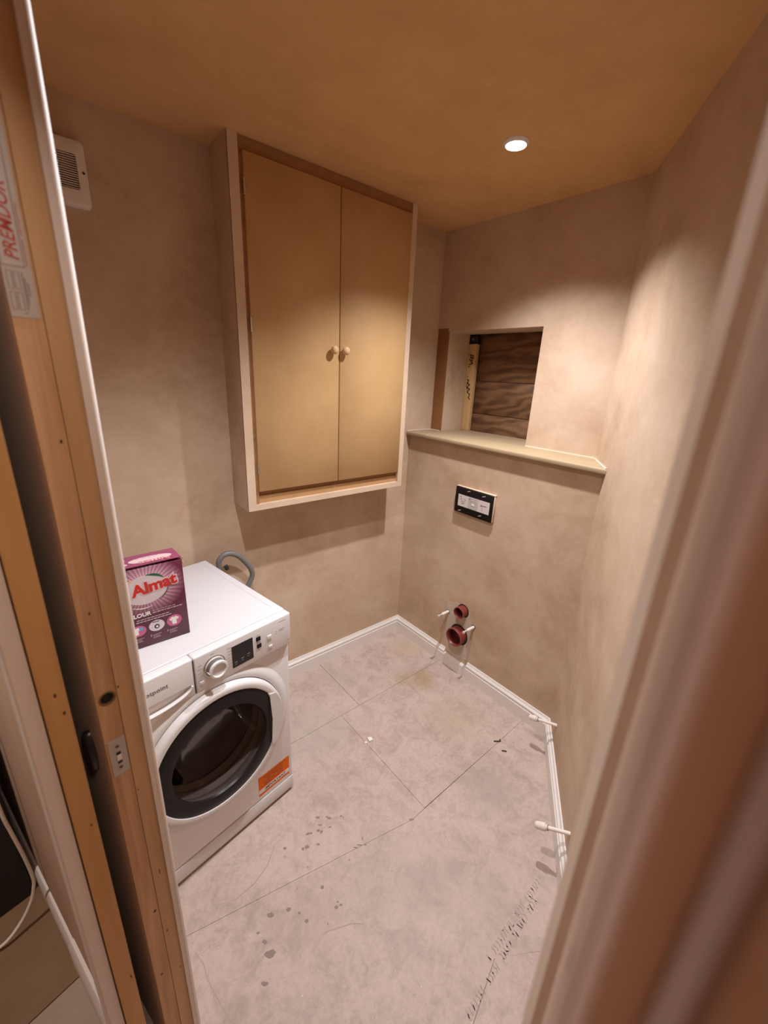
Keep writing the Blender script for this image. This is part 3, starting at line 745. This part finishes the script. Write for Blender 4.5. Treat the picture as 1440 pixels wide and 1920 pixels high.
def waste(name, y, z, r_out, prot, tilt_z, label):
    e = empty(name, frame((XB, y, z), (0, -1, 0), (0, 0, 1)), label=label, cat='pipe')
    lathe('pipe_socket', [(r_out*.80, -.01), (r_out*.80, prot-.012), (r_out*.86, prot-.004), (r_out*.9, prot), (r_out*.97, prot), (r_out, prot-.004), (r_out, prot-.012), (r_out*.95, prot-.015), (r_out*.95, 0.001)], TERRA, e, None, 40)
    lathe('pipe_bore', [(r_out*.79, prot-.02), (r_out*.78, .004), (0, .004)], TERRA_IN, e, None, 40)
    lathe('wall_gap', [(r_out*1.14, .0016), (r_out*.95, .0014)], DARKGAP, e, None, 40)
    return e
waste('soil_pipe', 1.276, 0.246, 0.0560, 0.052, 0, 'large terracotta soil pipe socket low on the boxed-out wall')
waste('flush_pipe', 1.266, 0.410, 0.0350, 0.045, 0, 'small terracotta flush pipe socket above the larger soil pipe')
def studrod(y, z, label):
    e = empty('threaded_rod', frame((XB, y, z), (0, -1, 0), (0, 0, 1)), label=label, cat='rod', group='toilet fixing rods')
    lathe('white_sleeve', [(0, 0.0014), (.0085, .0014), (.0085, .056), (.007, .058), (0, .058)], NATPIPE, e, None, 16)
    lathe('thread', [(0, .058), (.0048, .058)]+[(.0048+.0006*(i % 2), .058+i*.0012) for i in range(20)]+[(0, .083)], ZINC, e, None, 12)
    lathe('tip_nut', [(0, .082), (.0075, .082), (.0075, .092), (0, .092)], plain('cream_nut', (0.6, .5, .4), .5), e, None, 6)
    lathe('drill_hole', [(.0125, .0017), (.0085, .0015)], DARKGAP, e, None, 16)
studrod(1.372, 0.352, 'white sleeved threaded rod left of the flush pipe')
studrod(1.183, 0.347, 'white sleeved threaded rod right of the flush pipe, over the soil pipe')

def tail(name, root, tip, label):
    root, tip = Vector(root), Vector(tip); e = empty(name, label=label, cat='pipe', group='capped water pipes')
    d = (tip-root).normalized()
    rod('pipe', root-d*0.01, tip-d*0.02, .0070, NATPIPE, e, 14)
    rod('end_cap', tip-d*.042, tip, .012, NATPIPE, e, 18, lambda L: [(0, 0), (.0095, 0), (.0095, .004), (.0135, .005), (.0135, .022), (.0125, .024), (.0125, .034), (.0105, L-.002), (.008, L), (0, L)])
    rod('collar', tip-d*.046, tip-d*.042, .0098, GREYT, e, 14)
rt = Vector((*rw(Vector((1.600, 0.592, 0)).dot(RD)), 0.199)); tail('capped_pipe', rt, (1.584, 0.716, 0.162), 'white capped water pipe sticking out beside the skirting corner')
rt = Vector((*rw(Vector((1.205, 0.324, 0)).dot(RD)), 0.181)); tail('capped_pipe', rt, (1.163, 0.428, 0.146), 'white capped water pipe nearer the doorway, by the floor print')

# ------------------------------------------------------------------ wall cupboard
cx0, cx1, cz0, cyf = 0.650, 1.522, 1.087, 1.643
cab = empty('wall_cupboard', T(cx0, cyf, cz0), label='wall cupboard with two plain MDF doors in a plastered casing', cat='cupboard')
W_, D_, H_ = cx1-cx0, YB-cyf-0.0006, CEIL-cz0-0.0006
ox0, ox1, oz0 = 0.036, 0.842, 0.026     # opening
bm = bmesh.new()
bm_box(bm, 0, ox0, 0, D_, 0, H_); bm_box(bm, ox1, W_, 0, D_, 0, H_); bm_box(bm, ox0, ox1, 0, D_, 0, oz0); bm_box(bm, ox0, ox1, D_-.01, D_, oz0, H_)
bmesh.ops.remove_doubles(bm, verts=bm.verts[:], dist=1e-5)
obj('casing', bm, PLASTER, cab)
bm = bmesh.new()   # skimmed front arris, a touch paler than the sides
bm_box(bm, 0.0, ox0-.0005, -.0012, 0.004, 0.0, H_); bm_box(bm, ox1+.0005, W_, -.0012, 0.004, 0, H_); bm_box(bm, ox0-.0005, ox1+.0005, -.0012, .004, 0.0, oz0-.0005)
obj('front_skim', bm, PLASTER_EDGE, cab)
box('head_rail', ox0+.0005, ox1-.0005, 0.010, .034, H_-.048, H_-.0005, MDF_DARK, cab)
box('side_rail', ox0+.0005, ox0+.016, 0.006, .034, oz0+.001, H_-.0485, MDF_DARK, cab)
box('bottom_rail', ox0+.0165, ox1-.0005, 0.016, .04, oz0+.0005, oz0+.034, mdf('rail_mdf', (0.38, .22, .10), (.46, .27, .125)), cab)
box('bottom_rail', ox0+.0165, ox1-.0005, 0.022, .04, oz0+.0345, oz0+.062, mdf('rail_mdf_b', (0.30, .165, .07), (.37, .205, .09)), cab)
dz0, dz1 = 1.170-cz0, 2.366-cz0
for side, x0, x1 in (('l', 0.051, 0.449), ('r', 0.4535, ox1-.0015)):
    d = box('door', x0, x1, -.004, .0155, dz0, dz1, MDF, cab, .0012, 1)
    kx = 0.412 if side == 'l' else 0.472
    lathe('knob', [(0, .034), (.008, .0335), (.0145, .030), (.0175, .0235), (.0165, .0165), (.0115, .011), (.008, .007), (.0085, .001), (.0095, 0)], KNOBW, d, frame((kx, -.004, 1.760-cz0), (1, 0, 0), (0, 0, 1)), 28)
    if side == 'l':
        for z in (2.262, 1.826, 1.274): rod('hinge', (x0-.001, -.006, z-cz0-.026), (x0-.001, -.006, z-cz0+.026), .0035, CHROME, d, 10)

# ------------------------------------------------------------------ extractor fan
fan = empty('extractor_fan', frame((0.177, YB-.0003, 2.206), (1, 0, 0), (0, 0, 1)), label='white square extractor fan high on the back wall', cat='fan')
def rsq(h, v, r, z, k=5):
    out = []
    for cx, cy, a0 in ((h-r, v-r, 0), (-h+r, v-r, PI/2), (-h+r, -v+r, PI), (h-r, -v+r, 1.5*PI)):
        for i in range(k+1):
            t = a0+PI/2*i/k; out.append((cx+r*math.cos(t), cy+r*math.sin(t), z))
    return out
bm = bmesh.new()
loops = [rsq(.086, .0865, .012, 0), rsq(.086, .0865, .012, .020), rsq(.0835, .084, .011, .0265), rsq(.077, .0775, .009, .030), rsq(.0605, .0460, .006, .030), rsq(.0600, .0455, .006, .012)]
vl = [[bm.verts.new((x, y+(.002 if i > 3 else 0), z)) for x, y, z in L] for i, L in enumerate(loops)]
for A, B in zip(vl, vl[1:]):
    for i in range(len(A)): bm.faces.new((A[i], A[(i+1) % len(A)], B[(i+1) % len(A)], B[i]))
o = obj('fan_cover', bm, FANM, fan); smooth(o, .5)
box('fan_back', -.059, .059, -.043, .047, .0105, .012, DARKGAP, fan)
for k in range(15):
    z = -.040+k*.006
    box('slat', -.061, .061, z-.0010, z+.0010, .018, .0275, FANM, fan)
lathe('screw_cap', [(0, .001), (.0035, .001), (.004, 0)], BLACK, fan, T(.075, .004, .0299), 12)

# ------------------------------------------------------------------ washing machine (local x right along front, y back, z up)
MR = math.radians(10)
mwm = frame((0.592, 1.192, 0), (math.cos(MR), math.sin(MR), 0), (-math.sin(MR), math.cos(MR), 0))
wm = empty('washing_machine', mwm, label='white front-loading washing machine with dark round door', cat='washing machine')
WW, WD, WH = .595, .572, .856
cxw, czw = -.2975, .470
body = box('body', -WW, 0, 0, WD, .014, WH-.014, APPL, wm, .010, 3)
def yl(prof_name, prof, mat, parent, x=cxw, z=czw, y=0, seg=72):   # lathe about an axis pointing out of the front (-y)
    return lathe(prof_name, prof, mat, parent, frame((x, y, z), (1, 0, 0), (0, 0, 1)), seg)   # x cross z = -y
cut = lathe('cut', [(0, -.34), (.205, -.34), (.205, .1), (0, .1)], APPL, None, mwm @ frame((cxw, 0, czw), (1, 0, 0), (0, 0, 1)), 72)
bpy.context.view_layer.update(); boolean(body, cut); smooth(body, .6)
yl('door_surround', [(.286, -.001), (.280, .002), (.272, .0075), (.262, .012), (.252, .0135), (.2455, .0115), (.2435, .004), (.2435, -.003)], APPL_PL, wm)
lid = box('top_lid', -WW, 0, .0205, WD+.012, WH-.0138, WH, APPL_LID, wm, .005, 3)
bm = bmesh.new()
bm_box(bm, -.030, -.0285, .05, WD-.02, WH-.0002, WH+.0006); 
obj('lid_crease', bm, plain('crease_grey', (.55, .53, .52), .5), wm)
cpn = box('control_panel', -.352, -.0005, -.014, .02, .728, WH-.001, APPL_PL, wm, .006, 3)
# drawer with a scooped grip
dr = box('detergent_drawer', -WW+.0005, -.3535, -.013, .02, .728, WH-.001, APPL_PL, wm, .005, 3)
sc_pts = [(-.475+.112*math.cos(PI+PI*i/20), .768+.034*math.sin(PI+PI*i/20)) for i in range(21)]
bmc = bmesh.new(); bm_prism(bmc, sc_pts, -.003, .06); cut = obj('cut', bmc, APPL_PL, None, mwm @ frame((0, 0, 0), (1, 0, 0), (0, 0, 1)))
bpy.context.view_layer.update(); boolean(dr, cut); smooth(dr, .6)
bm = bmesh.new()   # lip under the grip
A = []; 
for i in range(21):
    x, z = sc_pts[i]; A.append((x, z))
lipb = tube('grip_lip', [(x, -.015, z-.003) for x, z in A[::2]], .0035, APPL_PL, dr, 8)
text('lettering', 'hotpoint', .0195, plain('logo_grey', (.12, .11, .11), .6), dr, frame((-.4985, -.0134, .802), (1, 0, 0), (0, 0, 1)), align='LEFT', sx=1.0, spacing=1.04, offset=.0001)
bm = bmesh.new(); bm_box(bm, -.3538, -.3517, -.0135, .0, .730, WH-.008); obj('drawer_gap', bm, plain('gap_grey', (.10, .09, .09), .8), wm)
bm = bmesh.new(); bm_box(bm, -WW+.002, -.002, -.003, .003, .7245, .7282); obj('panel_gap', bm, plain('gap_grey_b', (.22, .20, .19), .8), wm)
# dial
DXc, DZc = -.290, .796
yl('dial_ring', [(.0365, .0), (.0365, .002), (.034, .003), (.033, .0025)], CHROME, cpn, DXc, DZc, -.014, 48)
dial = yl('dial', [(.031, .0), (.031, .004), (.0295, .006), (.0290, .020), (.0300, .0275), (.0285, .030), (.0235, .0305), (.0222, .029), (.0215, .024), (.010, .0225), (0, .022)], APPL_PL, cpn, DXc, DZc, -.014, 48)
yl('dial_band', [(.0297, .0055), (.0297, .0215)], plain('dial_grey', (.13, .12, .12), .4), dial, 0, 0, 0, 48).matrix_local = Matrix.Identity(4)
box('dial_pointer', -.0318, -.024, -.0012, .0012, .014, .0295, WHITEP, dial, .0005)
# display and keys
PF = lambda x, z, o=0.0002: frame((x, -.014-o, z), (1, 0, 0), (0, 0, 1))
disp = sheet('display', [(-.038, -.040), (.038, -.040), (.038, .040), (-.038, .040)], BLACKGLASS, cpn, PF(-.193, .790), 0, .0006)
bm = bmesh.new()
for x, y in ((-.026, -.022), (-.002, -.018), (.020, -.013)):
    bm_prism(bm, lab_line(x-.005, y, x+.005, y, .0022, None), .0007, .0009)
    bm_prism(bm, lab_line(x-.004, y-.008, x+.004, y-.008, .0010, None), .0007, .0009)
obj('display_marks', bm, GREYT, disp)
def key(x, z, w_, h_, mat): return box('key', x-w_/2, x+w_/2, -.0165, -.0135, z-h_/2, z+h_/2, mat, cpn, .0012)
key(-.134, .813, .017, .016, BEZEL); key(-.132, .785, .017, .016, BEZEL)
key(-.091, .797, .017, .017, APPL_PL); key(-.088, .758, .014, .012, APPL_PL); key(-.3335, .757, .013, .013, APPL_PL)
bm = bmesh.new()   # small print on the panel, too fine to read in the photograph
def pr_(x, z, L, h=.0016): bm_box(bm, x, x+L, -.0144, -.0139, z-h/2, z+h/2)
for k in range(7): pr_(-.246+.0008*(k % 3), .832-k*.0115, .013+.004*((k*5) % 3)/2)
for k in range(5): pr_(-.342, .820-k*.0125, .012+.003*(k % 2))
pr_(-.300, .841, .012); pr_(-.141, .826, .012); pr_(-.139, .798, .013)
pr_(-.064, .806, .003, .003); pr_(-.064, .798, .003, .003); pr_(-.050, .808, .022); pr_(-.050, .802, .020); pr_(-.096, .800, .010); pr_(-.096, .795, .009); pr_(-.092, .758, .007, .003)
pr_(-.052, .838, .03, .001); pr_(-.018, .750, .007, .003)
o = obj('panel_print', bm, plain('panel_ink', (.36, .34, .33), .6), cpn); o['kind'] = 'stuff'
# round door
wd = yl('door', [(.2415, .004), (.2425, .014), (.241, .026), (.236, .033), (.228, .0355), (.2165, .034), (.2145, .031), (.213, .022)], APPL_PL, wm)
yl('bezel', [(.2145, .0305), (.212, .032), (.190, .0335), (.172, .0345), (.166, .033), (.163, .026)], BEZEL, wd).matrix_local = T(0, -.003, 0)
yl('glass', [(.165, .030), (.160, .010), (.152, -.03), (.140, -.075), (.122, -.105), (.08, -.120), (0, -.124)], GLASS, wd).matrix_local = T(0, -.003, 0)
# straight-edged white grip on the right of the door
R_ = .234
z0_, z1_ = -.112, .112
grip = [(.196, z0_), (.186, z0_+.004)]
pts = []
for i in range(13):
    t = math.asin(z0_/R_)+(math.asin(z1_/R_)-math.asin(z0_/R_))*i/12; pts.append((R_*math.cos(t), R_*math.sin(t)))
gp = pts+[(.178, .118), (.1865, .088), (.189, .0), (.1865, -.088), (.178, -.118)]
bm = bmesh.new(); bm_prism(bm, gp, .020, .038); bmesh.ops.bevel(bm, geom=[e for e in bm.edges if abs(e.verts[0].co.z-.038) < 1e-5 and abs(e.verts[1].co.z-.038) < 1e-5], offset=.003, segments=2, affect='EDGES')
o = obj('handle', bm, APPL_PL, wd); smooth(o, .8)
bm = bmesh.new(); bm_prism(bm, [(.1895, -.07), (.1895, .07), (.180, .066), (.1765, 0), (.180, -.066)], .030, .0362); obj('handle_recess', bm, DARKGAP, wd)
# seal and drum inside
yl('door_seal', [(.203, -.004), (.196, -.010), (.184, -.012), (.176, -.030), (.183, -.05), (.175, -.07), (.186, -.085), (.2, -.09)], RUBBER, wm)
drum = yl('drum', [(.200, -.09), (.235, -.10), (.235, -.325), (.2, -.332), (.05, -.325), (0, -.32)], STEEL, wm)
bm = bmesh.new()
for i in range(-9, 10):
    for j in range(-9, 10):
        x, y = i*.019+(.0095 if j % 2 else 0), j*.0165
        if x*x+y*y < .17**2:
            bm_prism(bm, ell(x, y, .0032, .0032, 6), -.3215, -.3205)
o = obj('drum_holes', bm, DARKGAP, drum); o['kind'] = 'stuff'
for k in range(3):
    a = PI/2+2*PI*k/3
    bm = bmesh.new(); bm_prism(bm, [(-.022, 0), (.022, 0), (.010, .05), (-.010, .05)], -.31, -.11)
    bm.transform(Matrix.Rotation(a, 4, 'Z') @ T(0, -.233, 0)); obj('drum_paddle', bm, BEZEL, drum)
# lower parts
box('kick_panel', -WW+.001, -.001, -.003, .01, .016, .078, APPL_PL, wm, .003)
bm = bmesh.new(); bm_box(bm, -WW+.003, -.003, -.0005, .003, .0782, .0812); obj('kick_gap', bm, plain('gap_grey_c', (.34, .31, .29), .8), wm)
for x in (-.55, -.045):
    for y in (.05, .50): lathe('foot', [(0, .0), (.022, 0), (.022, .008), (.012, .010), (.012, .0135)], BLACK, wm, T(x, y, .0005), 20)
st = sheet('warning_sticker', [(-.071, -.047), (.071, -.047), (.071, .047), (-.071, .047)], ORANGE, wm, frame((-.089, -.0003, .146), (1, 0, 0), (0, 0, 1)), 0, .0003)
sheet('white_band', [(-.071, -.036), (.071, -.036), (.071, -.016), (-.071, -.016)], WHITEP, st, T(0, 0, .0004), 0, .0002)
text('lettering', 'IMPORTANT', .0165, BLACKP, st, T(.004, -.0318, .0007), align='CENTER', offset=.0003, sx=1.0, spacing=1.05)
bm = bmesh.new()
for z, ls in ((.036, ((-.05, .055),)), (.026, ((-.042, .042),)), (.017, ((-.036, -.016), (-.006, .04))), (.006, ((-.05, .0),  (.012, .04))), (-.004, ((-.046, -.014), (-.004, .04)))):
    for a, b in ls: bm_prism(bm, lab_line(a, z, b, z, .004, None), .0004, .0006)
o = obj('sticker_print', bm, plain('sticker_ink', (.36, .065, .008), .6), st); o['kind'] = 'stuff'

# grey drain hose looping out behind the machine
hose = empty('drain_hose', label='grey corrugated drain hose looping up beside the washing machine', cat='hose')
tube('hose_run', [(.545, 1.752, .30), (.542, 1.75, .70), (.538, 1.742, .821), (.541, 1.740, .853), (.573, 1.738, .876), (.621, 1.738, .857), (.668, 1.74, .797), (.688, 1.742, .743), (.668, 1.745, .690), (.615, 1.752, .60), (.575, 1.755, .40), (.570, 1.755, .05)], 0.0120, GREYHOSE, hose, 12, True, .035)
tube('hose_clip', [(.562, 1.732, .824), (.566, 1.728, .815), (.567, 1.728, .805)], .009, BLACK, hose, 8)

# ------------------------------------------------------------------ detergent carton
BW, BD, BH = .200, .100, .266
bxm = frame((.080, 1.2535, WH+.0004), (1, .006, 0), (-.006, 1, 0))
bx = empty('detergent_box', bxm, label='plum carton of washing powder standing on the washing machine', cat='box')
box('carton', 0, BW, 0, BD, 0, BH-.008, CARTON_F, bx, .001, 1)
bm = bmesh.new()
vs_ = [(0, -.0015, BH-.018), (BW-.006, -.0015, BH-.014), (BW-.006, -.0012, BH+.004), (0, -.0012, BH+.002)]
bm_box(bm, 0, BW, 0, BD+.001, BH-.0078, BH-.0068)
for v in bm.verts:
    if v.co.y < .01: v.co.z += .008
obj('lid_flap', bm, CARTON_TOP, bx)
tube('torn_edge', [(BW-.002, .001, BH-.001), (BW+.004, .004, BH-.004), (BW+.001, .003, BH-.012), (BW+.003, .001, BH-.022)], .0022, RAW_CARD, bx, 6)
FM = lambda x, z, h: frame((x, -.0003-h, z), (1, 0, 0), (0, 0, 1))
sheet('logo_oval', ell(.095, .188, .058, .046, 40, rot=.14), plain('logo_white', (.60, .53, .55), .5), bx, FM(0, 0, .0000), 0, .0002)
def arc(name, cx, cz, rx, rz, a0, a1, w0, w1, mat, rot=.14, h=.0003):
    o_ = []; i_ = []; n = 22
    for k in range(n):
        t = k/(n-1); a = a0+(a1-a0)*t; wv = w0+(w1-w0)*math.sin(PI*min(t, 1)) 
        for L, s in ((o_, 1), (i_, -1)):
            x, z = (rx+s*wv/2)*math.cos(a), (rz+s*wv/2)*math.sin(a)
            L.append((cx+x*math.cos(rot)-z*math.sin(rot), cz+x*math.sin(rot)+z*math.cos(rot)))
    bm = bmesh.new()
    for a, b, c, d in zip(o_, o_[1:], i_[1:], i_): bm_prism(bm, [d, a, b, c][::-1] if False else [a, b, c, d], h, h+.0002)
    obj(name, bm, mat, bx, FM(0, 0, 0))
arc('yellow_swoosh', .092, .188, .060, .047, 1.95, 3.75, .001, .010, YELP)
arc('green_swoosh', .098, .188, .056, .045, .45, 1.45, .001, .008, GREENP)
arc('green_swoosh', .098, .188, .058, .048, -1.15, -.25, .0005, .0025, GREENP)
arc('white_swoosh', .090, .182, .060, .052, 3.9, 4.9, .0005, .003, WHITEP)
lm = FM(.0605, .1735, .0009) @ Matrix.Rotation(.13, 4, 'Z')
text('lettering', 'Almat', .0485, CARTON_PALE, bx, lm @ T(0, 0, -.0003), offset=.0052, sx=1.02, shear=.06)
text('lettering', 'Almat', .0485, REDP, bx, lm, offset=.0018, sx=1.02, shear=.06)
text('lettering', 'COLOUR', .0175, WHITEP, bx, FM(.0265, .104, .0004), offset=.0006)
bm = bmesh.new()
for x, z, L, hh in ((.105, .1145, .062, .0015), (.104, .108, .080, .0030), (.060, .0945, .082, .0026), (.058, .0875, .090, .0030)):
    xx = x
    while xx < x+L:
        l = rnd.uniform(.004, .010); bm_prism(bm, lab_line(xx, z, xx+l, z, hh, None), .0004, .0006); xx += l+.0018
for x in (.048, .096, .142):
    for k, L in ((0, .024), (1, .018), (2, .021)): bm_prism(bm, lab_line(x, .033-k*.005, x+L, .033-k*.005, .0013, None), .0004, .0006)
o = obj('carton_print', bm, plain('print_pale', (.58, .40, .44), .5), bx, FM(0, 0, 0)); o['kind'] = 'stuff'
for x, s in ((.044, '1'), (.091, '2'), (.137, '3')): text('lettering', s, .009, CARTON_PALE, bx, FM(x-.002, .030, .0004))
sheet('picture_disc', ell(.060, .060, .0215, .018, 26), PINKP, bx, FM(0, 0, .0002), 0, .0002)
sheet('picture_disc', ell(.110, .062, .0215, .0185, 26), plain('disc_white', (.62, .58, .62), .5), bx, FM(0, 0, .0002), 0, .0002)
sheet('picture_disc', ell(.159, .062, .0215, .0195, 26), PINKP, bx, FM(0, 0, .0002), 0, .0002)
shirt = lambda cx, cz, s: [(cx+a*s, cz+b*s) for a, b in ((-.4, -.9), (.4, -.9), (.42, .2), (.72, .05), (.95, .45), (.45, .85), (.18, .9), (0, .75), (-.18, .9), (-.45, .85), (-.95, .45), (-.72, .05), (-.42, .2))]
sheet('shirt_picture', shirt(.159, .062, .0145), WHITEP, bx, FM(0, 0, .0004), 0, .0002)
sheet('shirt_picture', shirt(.055, .060, .0135), WHITEP, bx, FM(0, 0, .0004), 0, .0002)
sheet('scoop_picture', ell(.068, .066, .0058, .0058, 16), BLUEP, bx, FM(0, 0, .0006), 0, .0002)
sheet('drum_picture', ell(.110, .059, .0072, .0075, 18), BLACKP, bx, FM(0, 0, .0004), 0, .0002)
sheet('drum_picture', ell(.1105, .0585, .0035, .0035, 14), WHITEP, bx, FM(0, 0, .0006), 0, .0002)
bm = bmesh.new(); bm_prism(bm, lab_line(.099, .0755, .118, .0755, .0025, None), .0004, .0006); obj('slot_picture', bm, BLACKP, bx, FM(0, 0, 0))
# lid print, reads from the back
TM = lambda x, y, h: frame((x, y, BH-.0066+.0082*(1-y/BD)+h), (-1, 0, 0), (0, -1, .08))
sheet('lid_oval', ell(0, 0, .058, .026, 28), CARTON_PALE, bx, TM(.125, .042, .0002), 0, .0002)
text('lettering', 'Almat', .036, plain('faded_red', (.45, .16, .16), .5), bx, TM(.178, .030, .0005), offset=.0008)
text('lettering', 'COLOUR', .015, plain('print_mauve', (.40, .25, .30), .5), bx, TM(.148, .066, .0005))
sheet('lid_stripe', [(-.03, -.006), (.03, -.006), (.03, .006), (-.03, .006)], CARTON_PALE, bx, TM(.032, .026, .0002), 0, .0002)
sheet('lid_stripe', [(-.03, -.004), (.03, -.004), (.03, .004), (-.03, .004)], CARTON_PALE, bx, TM(.032, .066, .0002), 0, .0002)

# ------------------------------------------------------------------ ceiling downlights
for i, (x, y) in enumerate(DOWNLIGHTS):
    e = empty('downlight', T(x, y, CEIL), label=('round white lit downlight in the ceiling in front of the cupboard' if i == 0 else 'round white lit downlight above the washing machine'), cat='downlight')
    lathe('bezel', [(.0335, -.010), (.035, -.009), (.0415, -.003), (.0425, -.0005), (.0335, -.0004)], WHITE, e, None, 40, True)
    lathe('lens', [(0, -.006), (.030, -.006), (.0333, -.004), (.0333, -.001), (0, -.001)], LENS, e, None, 36)

# ------------------------------------------------------------------ hall end: dark box and cable
db = empty('dark_block', frame(un(-1.40, 0.075, 0), -UV, -NV), label='black upright cabinet at the far end of the hallway, standing in for an unclear dark shape', cat='block')  # black upright form guessed for a dark area of unknown nature
bm = bm_box(bmesh.new(), 0, .40, 0, .56, .0005, 1.25, .008); obj('block_body', bm, plain('matt_black', (.010, .007, .006), .7), db)
box('block_top', -.004, .402, -.0, .564, 1.2502, 1.27, plain('matt_black_b', (.014, .01, .009), .6), db, .003)
o = tube('power_cable', [un(-1.39, .06, 1.276), un(-1.375, .058, 1.27), un(-1.335, .055, 1.15), un(-1.31, .055, .75), un(-1.30, .059, .482), un(-1.30, .065, .391), un(-1.30, .074, .279), un(-1.30, .078, .18), un(-1.30, .072, .139), un(-1.30, .058, .097), un(-1.30, .026, .049), un(-1.30, -.025, .016), un(-1.33, -.10, .006), un(-1.36, -.3, .006)], .0048, WIREM, None, 8)
tag(o, 'white cable hanging in a loop in front of the black cabinet', 'cable')
